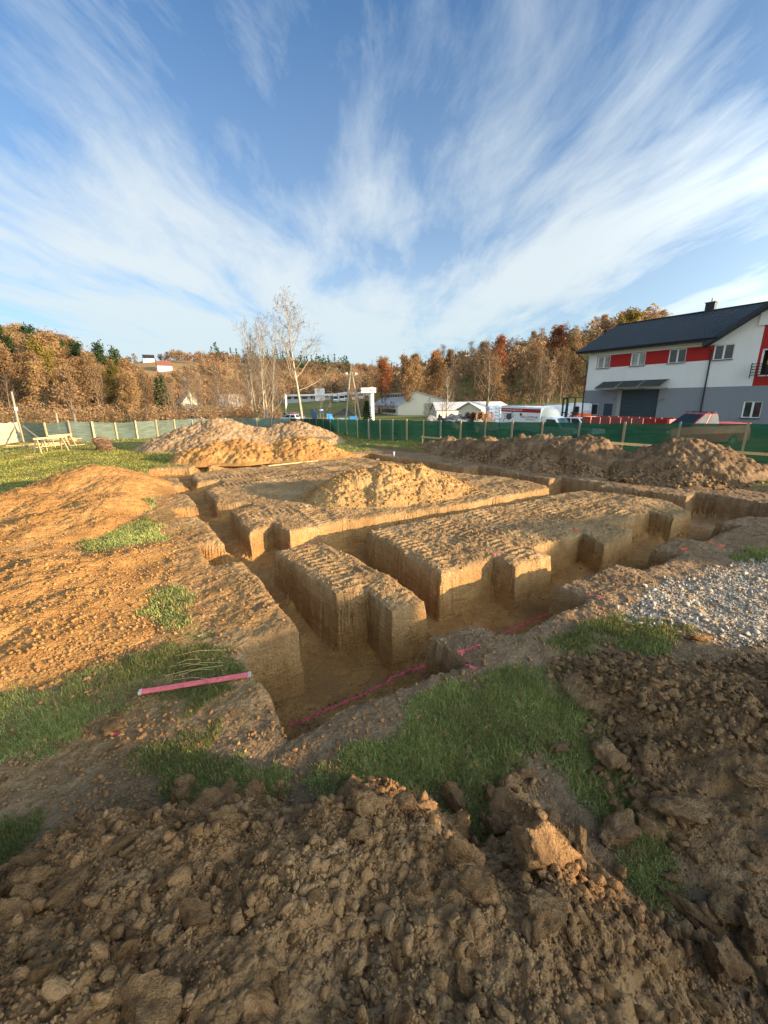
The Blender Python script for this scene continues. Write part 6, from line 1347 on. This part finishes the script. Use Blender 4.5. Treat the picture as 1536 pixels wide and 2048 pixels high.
# flag
q = at(573, 838, 110); root = thing('banner_flag', 'white feather flag by the parked cars left of the depot', 'flag', (q[0], q[1], zt(q[0], q[1]))); t = at(571, 786, 110)[2]-zt(q[0], q[1]); MB().tube([(0, 0, 0), (0, 0, t)], .05, 6).build('pole', M_pole, root); MB().prism([(0, 0, t*.35), (.45, 0, t*.55), (.5, 0, t*.9), (0, 0, t)], (0, .02, 0)).build('cloth', M_white, root)
def frame2(a, b):
    d = np.array(b[:2])-np.array(a[:2]); L = float(np.hypot(*d)); return L, math.atan2(d[1], d[0])
def hall():
    """white hall with a ridge clerestory, cream sunlit gable end"""
    c0, c1, c2 = at(796, 829, 116), at(893, 829, 108), at(747, 829, 134); z = zt(c0[0], c0[1])-.3; W_, rz = frame2(c0, c1); L = float(np.hypot(*(c2-c0)[:2])); root = thing('white_hall', 'low white hall with cream end wall and a raised strip of windows along the ridge', 'hall', (c0[0], c0[1], z), rz)
    d = (c2-c0)[:2]; ex, ey = np.array([math.cos(rz), math.sin(rz)]), np.array([-math.sin(rz), math.cos(rz)]); vx, vy = float(d@ex), float(d@ey); S = lambda x, t, zz: (x+vx*t, vy*t, zz)
    e = at(797, 811, 116)[2]-z; e2 = at(892, 802, 108)[2]-z; ax = W_*.42; ap = at(836, 785, 112)[2]-z; m = MB(); prof = [(0, 0), (W_, 0), (W_, e2), (ax, ap), (0, e)]
    m.add([S(x, 0, zz) for x, zz in prof], [(0, 1, 2, 3, 4)]); m.build('end_wall', M_cream, root); m = MB(); m.add([S(0, 0, 0), S(0, 1, 0), S(0, 1, e), S(0, 0, e)], [(0, 1, 2, 3)]); m.add([S(W_, 0, 0), S(W_, 1, 0), S(W_, 1, e2), S(W_, 0, e2)], [(0, 1, 2, 3)]); m.add([S(x, 1, zz) for x, zz in prof], [(4, 3, 2, 1, 0)]); m.build('side_wall', M_white, root)
    mz = e+(ap-e)*.62; mx = ax*.62; Mr = plain('hall_roof', (.52, .56, .60), .5, var=.08); m = MB(); m.prism([S(-.5, -.03, e-.1), S(-.5, 1.03, e-.1), S(mx, 1.03, mz), S(mx, -.03, mz)], (0, 0, .12)); m.prism([S(W_+.4, -.03, e2-.1), S(W_+.4, 1.03, e2-.1), S(ax, 1.03, ap+.05), S(ax, -.03, ap+.05)], (0, 0, .14)); m.prism([S(mx-.4, .02, ap-.05), S(mx-.4, .98, ap-.05), S(ax, .98, ap+.05), S(ax, .02, ap+.05)], (0, 0, .14)); m.build('roof', Mr, root)
    m = MB(); m.add([S(mx, .03, mz), S(mx, .97, mz), S(mx, .97, ap), S(mx, .03, ap)], [(0, 1, 2, 3)]); m.add([S(mx, .03, mz), S(ax, .03, mz), S(ax, .03, ap), S(mx, .03, ap)], [(0, 1, 2, 3)]); m.build('clerestory_wall', M_white, root)
    m = MB()
    for k in range(9): t0 = .06+k*.095; m.add([S(mx-.03, t0, mz+.25), S(mx-.03, t0+.08, mz+.25), S(mx-.03, t0+.08, ap-.25), S(mx-.03, t0, ap-.25)], [(0, 1, 2, 3)])
    m.build('clerestory_windows', M_glass, root)
    m = MB(); m.add([S(-.04, .08, .9), S(-.04, .62, .9), S(-.04, .62, 1.9), S(-.04, .08, 1.9)], [(0, 1, 2, 3)]); m.build('window_band', M_glass, root); m = MB(); m.add([S(-.05, .70, 0), S(-.05, .78, 0), S(-.05, .78, 2.1), S(-.05, .70, 2.1)], [(0, 1, 2, 3)]); m.build('door', M_door, root)
    MB().box((W_*.66, -.05, 1.75), (W_*.20, .1, 3.5)).build('gate', plain('hall_gate', (.42, .37, .28), .6), root)
hall()
def gable_house(name, label, cat, px, py, Y, rz, w, d, h, rise, wall, roof, wins=(), chim=False):
    q = at(px, py, Y); z = q[2]; root = thing(name, label, cat, (q[0], q[1], z), rz); m = MB(); m.box((0, d/2, h/2-1), (w, d, h+2)); m.add([(-w/2, 0, h), (-w/2, d, h), (-w/2, d/2, h+rise)], [(0, 1, 2)]); m.add([(w/2, 0, h), (w/2, d, h), (w/2, d/2, h+rise)], [(2, 1, 0)]); m.build('wall', wall, root); m = MB()
    for s in (0, 1):
        y0 = -.4 if s == 0 else d+.4; z0 = h-.4*rise/(d/2); m.prism([(-w/2-.4, y0, z0), (w/2+.4, y0, z0), (w/2+.4, d/2, h+rise), (-w/2-.4, d/2, h+rise)], (0, 0, .18))
    rf = m.build('roof', roof, root)
    if chim: MB().box((w*.2, d*.5, h+rise+.3), (.6, .6, 1.4)).build('chimney', M_redboard, rf)
    for (x, zz, ww, hh) in wins:
        f = MB().box((x, -.03, zz), (ww, .08, hh)).build('window', M_white, root); MB().box((x, -.08, zz), (ww*.8, .04, hh*.8)).build('pane', M_glass, f)
    return root
Mrr = plain('red_tiles', (.17, .07, .05), .8, var=.2); Mgr = plain('grey_sheet_roof', (.42, .43, .45), .6, var=.12); Mor = plain('old_roof', (.30, .26, .21), .8, var=.2); Mplas = plain('pale_plaster', (.42, .37, .28), .8, var=.1)
gable_house('hill_house', 'white house with red-brown roof standing in a meadow on the far hill', 'house', 330, 738, 360, .55, 11, 8, 2.8, 3.6, M_white, Mrr, [(-3, 1.6, 1.4, 1.3), (3, 1.6, 1.4, 1.3)], True)
gable_house('hill_house', 'small white house with dark roof higher on the far hill, left of the red-roofed one', 'house', 298, 722, 400, .5, 9, 7, 2.6, 3.0, M_white, M_black, [(-3, 1.6, 1.4, 1.3)], True)
gable_house('village_house', 'pale house with a wooden gable hidden among the bare trees left of the birches', 'house', 362, 830, 165, -.9, 7, 7, 4.5, 4.2, Mplas, Mor, [(-2, 1.8, 1.2, 1.4), (2, 1.8, 1.2, 1.4), (0, 4.6, 1.2, 1.3)], True)
gable_house('village_house', 'house with a broad old grey roof just left of the birch clump', 'house', 466, 832, 155, .25, 9, 8, 3.6, 4.0, Mplas, Mor, [(-2.5, 1.8, 1.2, 1.4), (2.5, 1.8, 1.2, 1.4)])
gable_house('small_hall', 'cream shed with light grey gable roof behind the box truck', 'hall', 992, 850, 82, .62, 9, 6, 3.0, 1.3, M_cream, Mgr, [(-3.5, 1.9, .9, 1.2)])
gable_house('small_hall', 'long low grey-roofed shed between the white hall and the cream shed', 'hall', 925, 838, 95, .1, 12, 6, 2.2, 1.4, M_cream, Mgr)
def depot():
    A, B = at(566, 826, 205), at(738, 824, 190); z = zt(A[0], A[1]); L, rz = frame2(A, B); root = thing('depot_building', 'white depot with a dark glazed front under a long flat canopy', 'building', (A[0], A[1], z), rz); k = L/172.0; H = lambda px, y, Y=198: at(px, y, Y)[2]-z
    MB().box((L*.30, 6, H(620, 795)/2), (L*.58, 12, H(620, 795))).build('office_wall', plain('depot_grey', (.42, .43, .44), .7, var=.1), root); MB().box((L*.30, 5.8, H(620, 790)), (L*.60, 13, .9)).build('flat_roof', M_white, root)
    MB().box((L*.80, 8, H(690, 790)/2), (L*.40, 12, H(690, 790))).build('hall_wall', M_white, root); MB().box((L*.80, 1.9, H(690, 798)), (L*.38, .2, 3.6)).build('dark_glazing', M_door, root)
    m = MB(); m.prism([(L*.58, -2, H(668, 789)), (L*.80, -2, H(690, 784)), (L*1.02, -2, H(730, 789)), (L*1.02, -2, H(730, 789)-.7), (L*.80, -2, H(690, 784)-.7), (L*.58, -2, H(668, 789)-.7)], (0, 14, 0)); m.build('canopy_roof', M_white, root)
    for x in (.60, .72, .84, .97): MB().box((L*x, -1.5, H(690, 788)/2), (.35, .35, H(690, 788))).build('column', M_pole, root)
    for x in (.08, .18, .28, .38, .48): f = MB().box((L*x, -.06, 3.2), (L*.06, .1, 2.0)).build('window', M_glass, root)
    MB().box((L*.46, -.2, 3.8), (L*.11, .3, 6)).build('white_tower', M_white, root)
    MB().box((L*.85, 1.8, 1.8), (L*.20, .2, 3.6)).build('bay_shade_panel', M_black, root)  # solid black panel, stands in for the shade inside a bay
depot()
def bus(px, label):
    q = at(px, 818.5, 182); z = zt(q[0], q[1]); root = thing('parked_bus', label, 'bus', (q[0], q[1], z), math.radians(-90+rng.uniform(-6, 6)), 'white vehicles parked under the depot canopy'); MB().box((-4, 0, 1.65), (8.5, 2.3, 2.6)).build('body', M_white, root, bevel=.12); MB().box((.27, 0, 2.05), (.06, 2.0, 1.1)).build('windscreen', M_glass, root); MB().box((.28, 0, .75), (.06, 1.9, .25)).build('bumper', M_black, root)
    for s in (-1, 1):
        MB().box((-4, s*1.16, 2.1), (7.4, .04, .9)).build('side_window', M_glass, root)
        for x in (-1.4, -6.2): wheel(root, x, s*1.0, .48, .28)
for px in (673, 685, 694.5, 710, 723): bus(px, 'white minibus parked under the depot canopy')
# event tent, banners and cars in front of the depot
def tent():
    q = at(690, 842, 88); z = zt(q[0], q[1]); root = thing('pop_up_tent', 'black peaked pop-up tent behind the netting fence', 'tent', (q[0], q[1], z)); w = 2.4; e = at(690, 829.5, 88)[2]-z; t = at(690, 817, 88)[2]-z; m = MB()
    c = [(-w, -w*.6, e), (w, -w*.6, e), (w, w*.6, e), (-w, w*.6, e)]; m.add(c+[(0, 0, t)], [(0, 1, 4), (1, 2, 4), (2, 3, 4), (3, 0, 4)]); m.build('roof', M_black, root)
    for x, y, _ in c: MB().box((x, y, e/2), (.06, .06, e)).build('leg', M_pole, root)
    MB().box((1.9, -w*.6-.05, e*.4), (1.5, .04, e*.8)).build('side_wall', M_blue, root); MB().box((-.2, -w*.6, e*.30), (1.9, .5, e*.5)).build('counter', plain('counter_print', (.25, .35, .55), .5, var=.4, scale=4), root)
tent()
def banner(a, b, yt0, yt1, Y0, Y1, label):
    A, B = at(a, yt0, Y0), at(b, yt1, Y1); z0, z1 = zt(A[0], A[1]), zt(B[0], B[1]); root = thing('blue_banner', label, 'banner', (A[0], A[1], z0)); o = Vector((A[0], A[1], z0)); P = [Vector(A)-o, Vector(B)-o, Vector((B[0], B[1], B[2]-2.1))-o, Vector((A[0], A[1], A[2]-2.1))-o]; m = MB(); m.prism(P, (0, .05, 0)); m.build('cloth', M_blue, root)
    for p in (P[0], P[1]): MB().beam(p, (p.x, p.y, -.2), .06, .06, (0, 1, 0)).build('post', M_pole, root)
banner(621.5, 634.5, 817, 828, 104, 84, 'long blue banner slanting away on the grass beside the birch'); banner(653.5, 668, 827, 829, 84, 88, 'blue banner wall left of the black tent')
q = at(643.5, 832, 92); z = zt(q[0], q[1]); root = thing('notice_board', 'dark blue notice board on two posts in front of the depot', 'board', (q[0], q[1], z)); t = at(643.5, 821, 92)[2]-z; MB().box((0, 0, t), (1.05, .08, 1.0)).build('panel', M_navy, root); MB().box((0, -.05, t+.12), (.75, .02, .25)).build('notice', M_white, root)
for s in (-.35, .35): MB().box((s, 0, t/2), (.06, .06, t)).build('post', M_pole, root)
for px, py, Y, rz, mat, lb in ((583, 823, 120, .4, M_red, 'small red car parked behind the white cars left of the birch trunk'), (580, 837, 84, -.4, M_white, 'white car with pink markings nearest the fence corner'), (592, 830, 96, -.4, M_white, 'second white car in the row left of the birch trunk'), (566, 829, 118, -.3, plain('grey_car_paint', (.12, .13, .14), .3, .5), 'dark grey car at the left end of the parked row'), (386, 842, 82, .2, M_white, 'white car glimpsed between the trees left of the birches')):
    q = at(px, py, Y); car('parked_car', lb, 'car', (q[0], q[1], zt(q[0], q[1])+.1), rz+PI, mat)
